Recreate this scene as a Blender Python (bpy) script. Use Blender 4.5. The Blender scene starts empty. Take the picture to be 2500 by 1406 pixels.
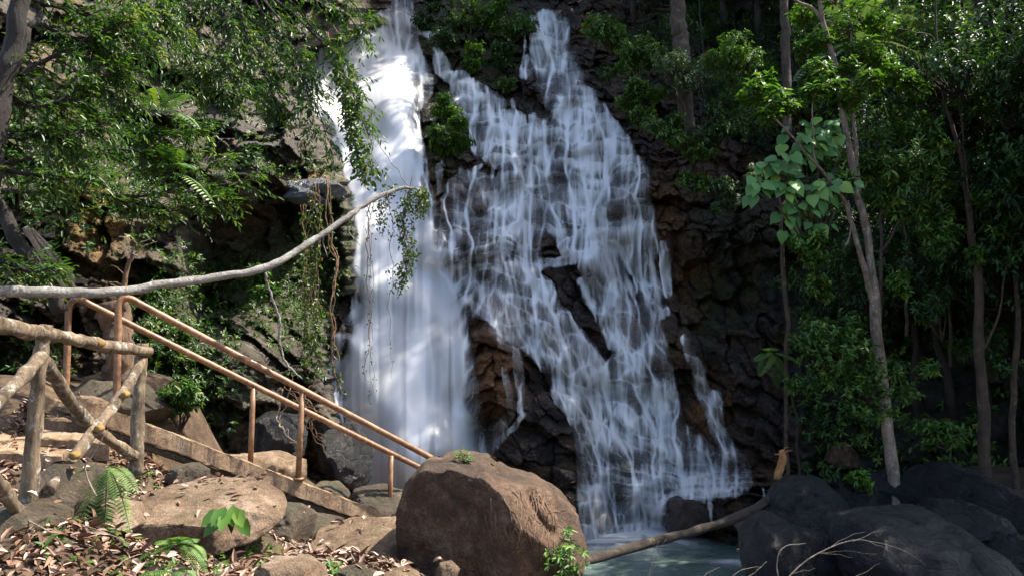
import bpy, math, random
import numpy as np
from mathutils import Vector, Matrix

SC = bpy.context.scene
COL = SC.collection
F = 1900.0            # focal length in photo pixels (photo 2500 wide)
EYE = 3.6             # camera height above the pool
HOR = 850.0           # photo row of the horizon
TH = math.atan((HOR - 703.0) / F)
CT, ST = math.cos(TH), math.sin(TH)

def ray(px, py):
    cx = (np.asarray(px, float) - 1250.0) / F
    cy = (703.0 - np.asarray(py, float)) / F
    return cx, CT - ST * cy, ST + CT * cy

def P(px, py, d):
    """the point at distance d along +Y seen at photo pixel (px, py)"""
    x, y, z = ray(px, py)
    s = d / y
    return Vector((float(x * s), float(d), float(EYE + z * s)))

def PA(px, py, d):
    x, y, z = ray(px, py)
    s = d / y
    return np.stack([x * s, d + 0 * s, EYE + z * s], -1)

def sst(a, b, x):
    t = np.clip((x - a) / (b - a), 0, 1)
    return t * t * (3 - 2 * t)

# ---------------------------------------------------------------- noise
def _h(ix, iy, iz, seed):
    h = (ix.astype(np.int64) * 374761393 + iy.astype(np.int64) * 668265263 + iz.astype(np.int64) * 2147483647 + seed * 974711) & 0xffffffff
    h = ((h ^ (h >> 13)) * 1274126177) & 0xffffffff
    h = ((h ^ (h >> 16)) * 2246822519) & 0xffffffff
    return ((h ^ (h >> 15)) & 0xffffff) / float(0xffffff)

def vnoise(x, y, z=None, seed=0):
    x = np.asarray(x, float); y = np.asarray(y, float)
    z = np.zeros_like(x) if z is None else np.asarray(z, float)
    ix, iy, iz = np.floor(x), np.floor(y), np.floor(z)
    fx, fy, fz = x - ix, y - iy, z - iz
    fx = fx * fx * (3 - 2 * fx); fy = fy * fy * (3 - 2 * fy); fz = fz * fz * (3 - 2 * fz)
    out = 0
    zs = (0, 1) if np.any(fz) else (0,)
    for dz in zs:
        wz = (fz if dz else 1 - fz)
        for dy in (0, 1):
            wy = (fy if dy else 1 - fy)
            for dx in (0, 1):
                wx = (fx if dx else 1 - fx)
                out = out + wx * wy * wz * _h(ix + dx, iy + dy, iz + dz, seed)
    return out

def fbm(x, y, z=None, seed=0, oct=4, gain=.5):
    """roughly -1..1"""
    s, a, t = 0, 1.0, 0
    for k in range(oct):
        s = s + a * (vnoise(x * 2**k + 17.3 * k, y * 2**k - 9.1 * k, None if z is None else z * 2**k, seed + k * 7) * 2 - 1)
        t += a; a *= gain
    return s / t * 1.5

def voro(u, v, seed=0, box=.5):
    """F1, F2, three random numbers of the nearest cell, offset from its site"""
    iu, iv = np.floor(u), np.floor(v)
    f1 = np.full(u.shape, 9.0); f2 = np.full(u.shape, 9.0)
    out = [np.zeros(u.shape) for _ in range(5)]
    z = np.zeros_like(iu)
    for dv in (-1, 0, 1):
        for du in (-1, 0, 1):
            cu, cv = iu + du, iv + dv
            pu = cu + .08 + .84 * _h(cu, cv, z, seed); pv = cv + .08 + .84 * _h(cu, cv, z + 1, seed)
            d = box * np.maximum(abs(u - pu), abs(v - pv)) + (1 - box) * np.hypot(u - pu, v - pv)
            closer = d < f1
            f2 = np.where(closer, f1, np.minimum(f2, d))
            f1 = np.where(closer, d, f1)
            for k, val in enumerate((_h(cu, cv, z + 2, seed), _h(cu, cv, z + 3, seed), _h(cu, cv, z + 4, seed), u - pu, v - pv)):
                out[k] = np.where(closer, val, out[k])
    return (f1, f2, *out)

def blur(a, n, axis):
    for _ in range(n):
        p = np.pad(a, [(1, 1) if k == axis else (0, 0) for k in range(2)], mode='edge')
        a = (p[:-2] + 2 * p[1:-1] + p[2:]) / 4 if axis == 0 else (p[:, :-2] + 2 * p[:, 1:-1] + p[:, 2:]) / 4
    return a

# ---------------------------------------------------------------- mesh
def mesh_np(name, verts, quads=None, tris=None, smooth=True, attrs=None):
    verts = np.asarray(verts, np.float32).reshape(-1, 3)
    me = bpy.data.meshes.new(name)
    me.vertices.add(len(verts)); me.vertices.foreach_set('co', verts.ravel())
    idx, tot = [], []
    if quads is not None and len(quads):
        q = np.asarray(quads, np.int32).reshape(-1, 4); idx.append(q.ravel()); tot.append(np.full(len(q), 4, np.int32))
    if tris is not None and len(tris):
        t = np.asarray(tris, np.int32).reshape(-1, 3); idx.append(t.ravel()); tot.append(np.full(len(t), 3, np.int32))
    idx = np.concatenate(idx); tot = np.concatenate(tot)
    st = np.concatenate([[0], np.cumsum(tot)[:-1]]).astype(np.int32)
    me.loops.add(len(idx)); me.loops.foreach_set('vertex_index', idx)
    me.polygons.add(len(tot)); me.polygons.foreach_set('loop_start', st)
    me.polygons.foreach_set('use_smooth', np.full(len(tot), smooth))
    me.update(calc_edges=True)
    for k, v in (attrs or {}).items():
        at = me.attributes.new(k, 'FLOAT', 'POINT')
        at.data.foreach_set('value', np.asarray(v, np.float32).ravel())
    return me

def link(name, me, mat=None, parent=None):
    if mat is not None and len(me.materials) == 0:
        me.materials.append(mat)
    o = bpy.data.objects.new(name, me); COL.objects.link(o)
    if parent is not None:
        o.parent = parent
        o.matrix_parent_inverse = parent_inv(parent)
    return o

def parent_inv(p):
    return Matrix.LocRotScale(p.location, p.rotation_euler, p.scale).inverted()

def tag(o, label=None, cat=None, group=None, kind=None):
    if label: o['label'] = label
    if cat: o['category'] = cat
    if group: o['group'] = group
    if kind: o['kind'] = kind
    return o

def empty(name, loc, label=None, cat=None, group=None):
    o = bpy.data.objects.new(name, None); COL.objects.link(o); o.location = loc
    o.empty_display_size = .1
    return tag(o, label, cat, group)

class MB:
    def __init__(s):
        s.v, s.q, s.t, s.n, s.a = [], [], [], 0, []
    def add(s, v, q=None, t=None, a=0.0):
        v = np.asarray(v, float).reshape(-1, 3)
        if q is not None and len(q): s.q.append(np.asarray(q).reshape(-1, 4) + s.n)
        if t is not None and len(t): s.t.append(np.asarray(t).reshape(-1, 3) + s.n)
        s.v.append(v); s.n += len(v)
        s.a.append(np.broadcast_to(np.asarray(a, float), (len(v),)))
    def build(s, name, mat, parent=None, smooth=True, link_=True):
        me = mesh_np(name, np.concatenate(s.v), np.concatenate(s.q) if s.q else None, np.concatenate(s.t) if s.t else None,
                     smooth, {'rnd': np.concatenate(s.a)})
        me.materials.append(mat)
        return link(name, me, None, parent) if link_ else me
    # a tube through points with radii
    def tube(s, pts, rad, seg=8, a=0.0, caps=True, wob=0.0, seed=0):
        pts = np.asarray(pts, float); n = len(pts)
        rad = np.broadcast_to(np.asarray(rad, float), (n,))
        tan = np.gradient(pts, axis=0); tan /= np.linalg.norm(tan, axis=1)[:, None] + 1e-9
        ref = np.array([0, 0, 1.0]) if abs(tan[0, 2]) < .9 else np.array([1.0, 0, 0])
        u = np.cross(tan[0], ref); u /= np.linalg.norm(u)
        rings = []
        ang = np.arange(seg) * 2 * math.pi / seg
        for i in range(n):
            u = u - tan[i] * u.dot(tan[i]); u /= np.linalg.norm(u) + 1e-9
            w = np.cross(tan[i], u)
            r = rad[i] * np.ones(seg)
            if wob:
                r = r * (1 + wob * (vnoise(ang * 1.3 + seed, np.full(seg, i * .7 + seed * 3.1), seed=seed) * 2 - 1))
            rings.append(pts[i] + r[:, None] * (np.cos(ang)[:, None] * u + np.sin(ang)[:, None] * w))
        v = np.concatenate(rings)
        i = np.arange(n - 1)[:, None] * seg; j = np.arange(seg)[None, :]; k = (j + 1) % seg
        q = np.stack([i + j, i + k, i + seg + k, i + seg + j], -1).reshape(-1, 4)
        t = None
        if caps:
            v = np.concatenate([v, [pts[0], pts[-1]]])
            jj = np.arange(seg); kk = (jj + 1) % seg
            t = np.concatenate([np.stack([np.full(seg, n * seg), kk, jj], -1), np.stack([np.full(seg, n * seg + 1), (n - 1) * seg + jj, (n - 1) * seg + kk], -1)])
        s.add(v, q, t, a)
    # many leaves: base points, axis, normal, length, width
    def leaves(s, C, A, N, L, W, fold=.18, curl=.15, rnd=None):
        C = np.asarray(C, float); n = len(C)
        if n == 0: return
        A = A / (np.linalg.norm(A, axis=1)[:, None] + 1e-9)
        S = np.cross(A, N); S /= np.linalg.norm(S, axis=1)[:, None] + 1e-9
        U = np.cross(S, A)
        L = np.broadcast_to(L, (n,))[:, None]; W = np.broadcast_to(W, (n,))[:, None]
        b = C
        l1 = C + A * L * .33 + S * W * .5 + U * W * fold
        r1 = C + A * L * .33 - S * W * .5 + U * W * fold
        l2 = C + A * L * .70 + S * W * .38 + U * (W * fold - L * curl * .4)
        r2 = C + A * L * .70 - S * W * .38 + U * (W * fold - L * curl * .4)
        tip = C + A * L - U * L * curl
        v = np.stack([b, l1, l2, tip, r2, r1], 1).reshape(-1, 3)
        i = np.arange(n)[:, None] * 6
        q = np.concatenate([i + np.array([[0, 3, 2, 1]]), i + np.array([[0, 5, 4, 3]])])
        if rnd is None: rnd = RNG.random(n)
        s.add(v, q, None, np.repeat(rnd, 6))

RNG = np.random.default_rng(7)

def unit(v):
    v = np.asarray(v, float)
    return v / (np.linalg.norm(v, axis=-1, keepdims=True) + 1e-9)

def spline(pts, n):
    """Catmull-Rom through rows of any length"""
    p = np.asarray(pts, float)
    p = np.concatenate([[2 * p[0] - p[1]], p, [2 * p[-1] - p[-2]]])
    m = len(p) - 3
    t = np.linspace(0, m - 1e-6, n); k = t.astype(int); f = (t - k)[:, None]
    a, b, c, d = p[k], p[k + 1], p[k + 2], p[k + 3]
    return .5 * (2 * b + (c - a) * f + (2 * a - 5 * b + 4 * c - d) * f**2 + (3 * b - a - 3 * c + d) * f**3)

def pxline(pts, n):
    """(px, py, depth, radius) rows -> world points, radii"""
    s = spline(pts, n)
    return PA(s[:, 0], s[:, 1], s[:, 2]), s[:, 3]

# ---------------------------------------------------------------- materials
class NT:
    def __init__(s, name):
        s.m = bpy.data.materials.new(name); s.m.use_nodes = True
        s.nt = s.m.node_tree; s.nt.nodes.clear()
    def n(s, typ, **kw):
        x = s.nt.nodes.new(typ)
        for k, v in kw.items():
            if hasattr(x, k): setattr(x, k, v)
            else: x.inputs[k.replace('_', ' ')].default_value = v
        return x
    def l(s, a, b): s.nt.links.new(a, b)
    def pos(s, scale=(1, 1, 1)):
        g = s.n('ShaderNodeNewGeometry'); m = s.n('ShaderNodeMapping'); m.inputs['Scale'].default_value = scale
        s.l(g.outputs['Position'], m.inputs['Vector']); return m.outputs[0]
    def objpos(s, scale=(1, 1, 1)):
        g = s.n('ShaderNodeTexCoord'); m = s.n('ShaderNodeMapping'); m.inputs['Scale'].default_value = scale
        s.l(g.outputs['Object'], m.inputs['Vector']); return m.outputs[0]
    def noise(s, vec, scale, detail=6, rough=.6, dist=0):
        x = s.n('ShaderNodeTexNoise'); x.inputs['Scale'].default_value = scale; x.inputs['Detail'].default_value = detail
        x.inputs['Roughness'].default_value = rough; x.inputs['Distortion'].default_value = dist
        s.l(vec, x.inputs['Vector']); return x.outputs['Fac']
    def ramp(s, fac, stops):
        r = s.n('ShaderNodeValToRGB'); e = r.color_ramp.elements
        while len(e) < len(stops): e.new(.5)
        for k, (p, c) in enumerate(stops):
            e[k].position = p; e[k].color = (c, c, c, 1) if not hasattr(c, '__len__') else (*c, 1)
        s.l(fac, r.inputs[0]); return r.outputs[0]
    def mix(s, fac, a, b, typ='MIX'):
        x = s.n('ShaderNodeMix', data_type='RGBA', blend_type=typ)
        for sock, val in ((x.inputs[0], fac), (x.inputs[6], a), (x.inputs[7], b)):
            if hasattr(val, 'is_linked'): s.l(val, sock)
            elif hasattr(val, '__len__'): sock.default_value = (*val, 1)
            else: sock.default_value = val
        return x.outputs[2]
    def math(s, op, a, b=0.0, clamp=False):
        x = s.n('ShaderNodeMath', operation=op); x.use_clamp = clamp
        for sock, val in ((x.inputs[0], a), (x.inputs[1], b)):
            if hasattr(val, 'is_linked'): s.l(val, sock)
            else: sock.default_value = val
        return x.outputs[0]
    def attr(s, name):
        return s.n('ShaderNodeAttribute', attribute_name=name).outputs['Fac']
    def bump(s, h, strength=.5, dist=.05, normal=None):
        b = s.n('ShaderNodeBump'); b.inputs['Strength'].default_value = strength; b.inputs['Distance'].default_value = dist
        s.l(h, b.inputs['Height'])
        if normal is not None: s.l(normal, b.inputs['Normal'])
        return b.outputs[0]
    def out(s, shader, disp=None):
        o = s.n('ShaderNodeOutputMaterial'); s.l(shader, o.inputs['Surface']); return s.m
    def pbr(s, color, rough=.6, normal=None, spec=.5):
        p = s.n('ShaderNodeBsdfPrincipled')
        for sock, val in ((p.inputs['Base Color'], color), (p.inputs['Roughness'], rough), (p.inputs['Specular IOR Level'], spec)):
            if hasattr(val, 'is_linked'): s.l(val, sock)
            elif hasattr(val, '__len__'): sock.default_value = (*val, 1)
            else: sock.default_value = val
        if normal is not None: s.l(normal, p.inputs['Normal'])
        return p.outputs[0]

def rock_mat(name, cols, moss=(0.035, 0.055, 0.012), moss_amt=.4, rough=(.35, .8), scale=1.0, ochre=None, attr=False, crack=.5, lichen=0.0, bumpd=.05, strata=1.0):
    """cols: dark, mid, light rock colours"""
    t = NT(name)
    v = t.pos()
    n1 = t.noise(v, 1.1 * scale, 8, .7, .5); n2 = t.noise(v, 7 * scale, 9, .75, .2); n3 = t.noise(v, 34 * scale, 7, .75)
    big = t.ramp(t.math('ADD', t.math('MULTIPLY', n1, .6), t.math('MULTIPLY', n2, .4)), [(.38, cols[0]), (.5, cols[1]), (.62, cols[2])])
    c = t.mix(.8, big, t.ramp(n3, [(.34, .28), (.5, .8), (.66, 1.35)]), 'MULTIPLY')
    if ochre is not None:
        of = t.ramp(t.noise(v, 1.7 * scale, 6, .65, .6), [(.48, 0.0), (.64, 1.0)])
        if attr: of = t.math('ADD', t.math('MULTIPLY', of, .5), t.attr('ochre'), True)
        c = t.mix(of, c, t.mix(.5, ochre, t.ramp(n3, [(.25, .4), (.7, 1.0)]), 'MULTIPLY'))
    # moss on faces that look up
    g = t.n('ShaderNodeNewGeometry'); sp = t.n('ShaderNodeSeparateXYZ'); t.l(g.outputs['Normal'], sp.inputs[0])
    up = t.ramp(sp.outputs['Z'], [(.35, 0.0), (.8, 1.0)])
    mn = t.ramp(t.noise(v, 2.3 * scale, 7, .7), [(.45, 0.0), (.62, 1.0)])
    mf = t.math('MULTIPLY', t.math('MULTIPLY', up, mn), moss_amt, True)
    if attr: mf = t.math('ADD', mf, t.math('MULTIPLY', t.attr('moss'), t.ramp(t.noise(v, 5, 6, .7), [(.35, .1), (.6, 1.0)])), True)
    c = t.mix(mf, c, t.mix(.6, moss, t.ramp(n3, [(.25, .45), (.7, 1.3)]), 'MULTIPLY'))
    if lichen:
        lf = t.ramp(t.noise(v, 3.3 * scale, 8, .75, .3), [(.60, 0.0), (.66, lichen)])
        c = t.mix(lf, c, (.34, .33, .27))
    r = t.ramp(t.noise(v, 3.1 * scale, 5, .6), [(.35, rough[0]), (.65, rough[1])])
    vo = t.n('ShaderNodeTexVoronoi', feature='DISTANCE_TO_EDGE'); vo.inputs['Scale'].default_value = 2.2 * scale
    wv = t.mix(.16, v if strata == 1 else t.pos((1, 1, strata)), t.n('ShaderNodeTexNoise', Scale=2.0 * scale).outputs['Color'], 'ADD'); t.l(wv, vo.inputs['Vector'])
    ck = t.ramp(vo.outputs['Distance'], [(0.0, 0.0), (.05, 1.0)])
    h = t.math('ADD', t.math('ADD', t.math('MULTIPLY', n2, 1.0), t.math('MULTIPLY', n3, .6)), t.math('MULTIPLY', ck, crack * .5))
    c = t.mix(crack * .7, c, t.ramp(vo.outputs['Distance'], [(0.0, .45), (.03, 1.0)]), 'MULTIPLY')
    return t.out(t.pbr(c, r, t.bump(h, 1.0, bumpd * 1.7 / scale)))

def leaf_mat(name, dark, light, yellow, gloss=.35, trans=.35, dead=None):
    t = NT(name)
    a = t.attr('rnd')
    stops = [(0.0, dark), (.55, light), (.93, yellow)]
    if dead is not None: stops += [(.97, yellow), (.985, dead)]
    c = t.ramp(a, stops)
    c = t.mix(.5, c, t.ramp(t.noise(t.pos(), 1.3, 3, .5), [(.3, .55), (.7, 1.25)]), 'MULTIPLY')
    p = t.pbr(c, gloss)
    tr = t.n('ShaderNodeBsdfTranslucent')
    t.l(t.mix(.65, c, (.9, 1.0, .25), 'MULTIPLY'), tr.inputs[0])
    mx = t.n('ShaderNodeMixShader'); mx.inputs[0].default_value = trans
    t.l(p, mx.inputs[1]); t.l(tr.outputs[0], mx.inputs[2])
    return t.out(mx.outputs[0])

def bark_mat(name, dark, light, scale=1.0, lichen=.0, rough=.85, stretch=.25, lich_col=(.45, .44, .38)):
    t = NT(name)
    v = t.pos()
    n = t.noise(t.pos((1, 1, stretch)), 26 * scale, 8, .75, .3); m = t.noise(v, 5 * scale, 5, .65)
    c = t.ramp(t.math('ADD', t.math('MULTIPLY', n, .6), t.math('MULTIPLY', m, .4)), [(.40, dark), (.60, light)])
    if lichen:
        c = t.mix(t.ramp(t.noise(v, 9 * scale, 8, .75, .4), [(.56, 0.0), (.61, lichen)]), c, lich_col)
    return t.out(t.pbr(c, rough, t.bump(n, 1.0, .035)))

# ---------------------------------------------------------------- camera, light
cam = bpy.data.cameras.new('camera'); co = bpy.data.objects.new('camera', cam); COL.objects.link(co)
cam.sensor_width = 36; cam.lens = 36 * F / 2500; cam.clip_start = .05; cam.clip_end = 400
co.location = (0, 0, EYE); co.rotation_euler = (math.pi / 2 + TH, 0, 0)
SC.camera = co
SUN_EL, SUN_AZ = math.radians(57), math.radians(70)      # azimuth clockwise from +Y
sd = Vector((math.sin(SUN_AZ) * math.cos(SUN_EL), math.cos(SUN_AZ) * math.cos(SUN_EL), math.sin(SUN_EL)))
sl = bpy.data.lights.new('sun', 'SUN'); sl.energy = 4.7; sl.angle = math.radians(.6); sl.color = (1.0, .93, .82)
so = bpy.data.objects.new('sun', sl); COL.objects.link(so)
so.rotation_euler = sd.to_track_quat('Z', 'Y').to_euler(); so.location = sd * 60
w = bpy.data.worlds.new('World'); SC.world = w; w.use_nodes = True
nt = w.node_tree; nt.nodes.clear()
sky = nt.nodes.new('ShaderNodeTexSky'); sky.sky_type = 'NISHITA'; sky.sun_disc = False
sky.sun_elevation = SUN_EL; sky.sun_rotation = SUN_AZ; sky.air_density = 1.0; sky.dust_density = 2.0
bg = nt.nodes.new('ShaderNodeBackground'); bg.inputs[1].default_value = .15
ow = nt.nodes.new('ShaderNodeOutputWorld')
nt.links.new(sky.outputs[0], bg.inputs[0]); nt.links.new(bg.outputs[0], ow.inputs[0])
SC.view_settings.view_transform = 'Standard'; SC.view_settings.look = 'None'
SC.view_settings.gamma = 1; SC.view_settings.exposure = 1.5
SC.cycles.max_bounces = 6; SC.cycles.diffuse_bounces = 3; SC.cycles.glossy_bounces = 2
SC.cycles.transmission_bounces = 3; SC.cycles.transparent_max_bounces = 24
SC.cycles.use_denoising = True; SC.cycles.sample_clamp_indirect = 4
# ================================================================ the rock face and its water
GX = np.arange(700, 1960, 2.0); GY = np.arange(-90, 1340, 2.0)
X, Y = np.meshgrid(GX, GY)
H, W = X.shape
BT = ([-120, 0, 100, 200, 350, 450, 640, 800, 1000, 1290, 1400], [29.5, 27, 25, 23.5, 21.5, 20.4, 19.0, 18.1, 17.1, 15.9, 15.5])
PT = ([-120, 200, 450, 650, 1290, 1400], [0, 8, 15, 19, 31, 33])

diag = sst(560, 700, Y) * (1 - sst(1120, 1230, Y)) * sst(1090, 1220, X)
Yd = Y - diag * .42 * (X - 1350)
Yw = Yd + 26 * fbm(X / 130, Y / 170, seed=3, oct=4) + 9 * fbm(X / 34, Y / 60, seed=5, oct=3)
phi = np.interp(Yw, *PT)
k = np.floor(phi); f = phi - k
st = k + sst(.02, .24, f)
base = np.interp(np.interp(Yd, *PT), PT[1], PT[0])
D0 = np.interp(np.interp(phi, PT[1], PT[0]), *BT)
Dst = np.interp(np.interp(st, PT[1], PT[0]), *BT)
mst = .85 - .45 * (1 - sst(1020, 1100, X))
D = D0 * (1 - mst) + Dst * mst
# blocks: tilted facets at three sizes, rounder where the water wears them
wx = .30 * fbm(X / 70, Y / 70, seed=11, oct=3); wy = .30 * fbm(X / 70 + 40, Y / 70, seed=12, oct=3)
dome = np.interp(Y, [250, 600], [.08, .22])
def facets(v, off, tilt, dm):
    f1, f2, r0, r1, r2, du, dv = v
    return (r0 - .5) * off + tilt * ((r1 - .5) * du * 1.6 + (r2 - .35) * dv) + dm * (1 - np.clip(f1 / .75, 0, 1) ** 2)
VA = voro(X / 64 + wx * .7, Yw / 50 + wy * .7, 21, .75)
VB = voro(X / 180 + wx * .5, Yw / 120 + wy * .5, 22, .85)
VC = voro(X / 30 + wx, Yw / 17 + wy, 23, .8)
lo = sst(560, 760, Y)
rel = facets(VA, .50, .55, dome) + facets(VB, .8, .9, .2) + facets(VC, .17, .22, .03) * (1 - .6 * lo)
rel -= .16 * (1 - sst(.0, .07, VA[1] - VA[0])) + .06 * (1 - sst(0, .10, VC[1] - VC[0])) * (1 - .7 * lo)
rel *= .55 + .45 * sst(1000, 1090, X)
rel += .05 * fbm(X / 14, Y / 10, seed=31, oct=4)
BUMPS = [(950, 960, 100, 190, 1.1, 2), (1040, 1100, 90, 110, .9, 2), (1208, 885, 72, 128, .9, 4), (1310, 1140, 105, 130, 1.1, 3), (1655, 850, 52, 62, .8, 3),
         (1680, 1248, 54, 40, .6, 3), (1790, 1225, 62, 46, .7, 3), (1024, 212, 40, 24, .7, 4), (1490, 492, 28, 26, .4, 2), (848, 838, 46, 24, .7, 3),
         (1190, 620, 44, 30, .4, 2), (1168, 500, 26, 38, .35, 4), (960, 290, 60, 50, .4, 2), (1440, 640, 24, 22, .35, 2), (1240, 1000, 40, 60, .3, 2), (1255, 735, 110, 70, .35, 3), (1390, 730, 50, 60, .35, 2), (1470, 800, 26, 50, .3, 3)]
for cx, cy, rx, ry, am, pw in BUMPS:
    rel += am * np.exp(-(((X - cx) / rx) ** 2 + ((Y - cy) / ry) ** 2) ** (pw / 2))
D = D - rel
# the gorge walls come towards the viewer on both sides
D -= 1.6 * sst(1600, 1960, X) + 1.3 * (1 - sst(700, 880, X))
D += 1.6 * sst(60, -60, Y)
hr = -D
h_lat = blur(blur(hr, 2, 1), 2, 0)

# water does not follow every ledge: it leaves the lip and falls in front of the rock
hw = hr.copy()
sl_ = np.interp(X[0], [900, 1050, 1120], [.010, .016, .022])
for j in range(1, H):
    hw[j] = np.maximum(hr[j], hw[j - 1] - sl_)
free = hw - hr
hw = blur(blur(hw, 10, 1), 26, 0)
hw = np.maximum(hw, hr - .03) + .03

# thousands of threads of water run down the relief; their density is the cover of the veil
np_n = 30000
rng = np.random.default_rng(4)
slope = .42 * diag
def run_water(hf, kf, damp, resp, jit, n):
    gsm = np.gradient(hf, axis=1)
    x = rng.random(n) * (W - 1); vx = np.zeros(n)
    dens = np.zeros((H, W))
    for j in range(H):
        xi = np.clip(x.astype(int), 0, W - 1)
        g = np.clip(gsm[j, xi], -.10, .10)
        fr = np.clip(free[j, xi] / .25, 0, 1)
        vx = vx * damp - g * kf * (1 - .85 * fr) + rng.normal(0, jit, n)
        vx = np.clip(vx, -1.1, 1.1)
        x = x + vx + .30 * slope[j, xi] * (1 - fr)
        rs = (rng.random(n) < resp) | (x < 0) | (x > W - 2)
        x[rs] = rng.random(rs.sum()) * (W - 1); vx[rs] *= .2
        i0 = np.clip(x.astype(int), 0, W - 2); fx_ = x - i0
        dens[j] = np.bincount(i0, 1 - np.clip(fx_, 0, 1), W)[:W] + np.bincount(i0 + 1, np.clip(fx_, 0, 1), W)[:W]
    return dens / dens.mean()
simA = blur(run_water(blur(h_lat, 2, 1), 1.35, .87, .008, .03, 40000), 2, 0)
simB = blur(run_water(blur(h_lat, 1, 1), 1.0, .84, .030, .04, 40000), 3, 0)

# over each worn block the veil fans out; between blocks the threads gather
def fan(v, sc, seed):
    f1, f2, r0, r1, r2, du, dv = v
    u = du / (1.0 + .45 * np.clip(dv + .5, 0, 1.2))
    n = .6 * vnoise(u * sc + 31 * r0, dv * .8 + 17 * r1, seed=seed) + .4 * vnoise(u * sc * 2.3 + 57 * r1, dv * .9 + 11 * r0, seed=seed + 1)
    crest = np.exp(-((f2 - f1) / .10) ** 1.2)
    return np.clip(n * 2.2 - .55, 0, 2) * (.35 + 1.2 * r2) + 1.1 * crest
fine = vnoise(X / 4.2 + 13.7 * VA[2], Y / 70 + 5 * VA[3], seed=61) * .6 + vnoise(X / 2.6 + 9 * VA[3], Y / 45, seed=62) * .4
dvA = VA[6]
arch = np.exp(-((VA[1] - VA[0]) / .09) ** 1.3) * (1 - .75 * sst(-.05, .35, dvA)) * (.3 + 1.4 * VA[3])
wav = vnoise(X / 50 + 7.7 * k, k * 1.0, seed=64)
ledge = (1 - sst(.22, .75, f)) * sst(.0, .06, f) * (.25 + 1.3 * wav) * (1 - .7 * diag)
patch = vnoise(X / 60, Y / 75, seed=65) * .6 + vnoise(X / 24, Y / 40, seed=66) * .4
strand = .80 * simA + .22 * simB + .55 * arch + .46 * fan(VA, 13, 71) + .60 * ledge
strand = strand * (.45 + 1.1 * fine) * np.clip(2.2 * patch - .22, .2, 1.7)

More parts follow.
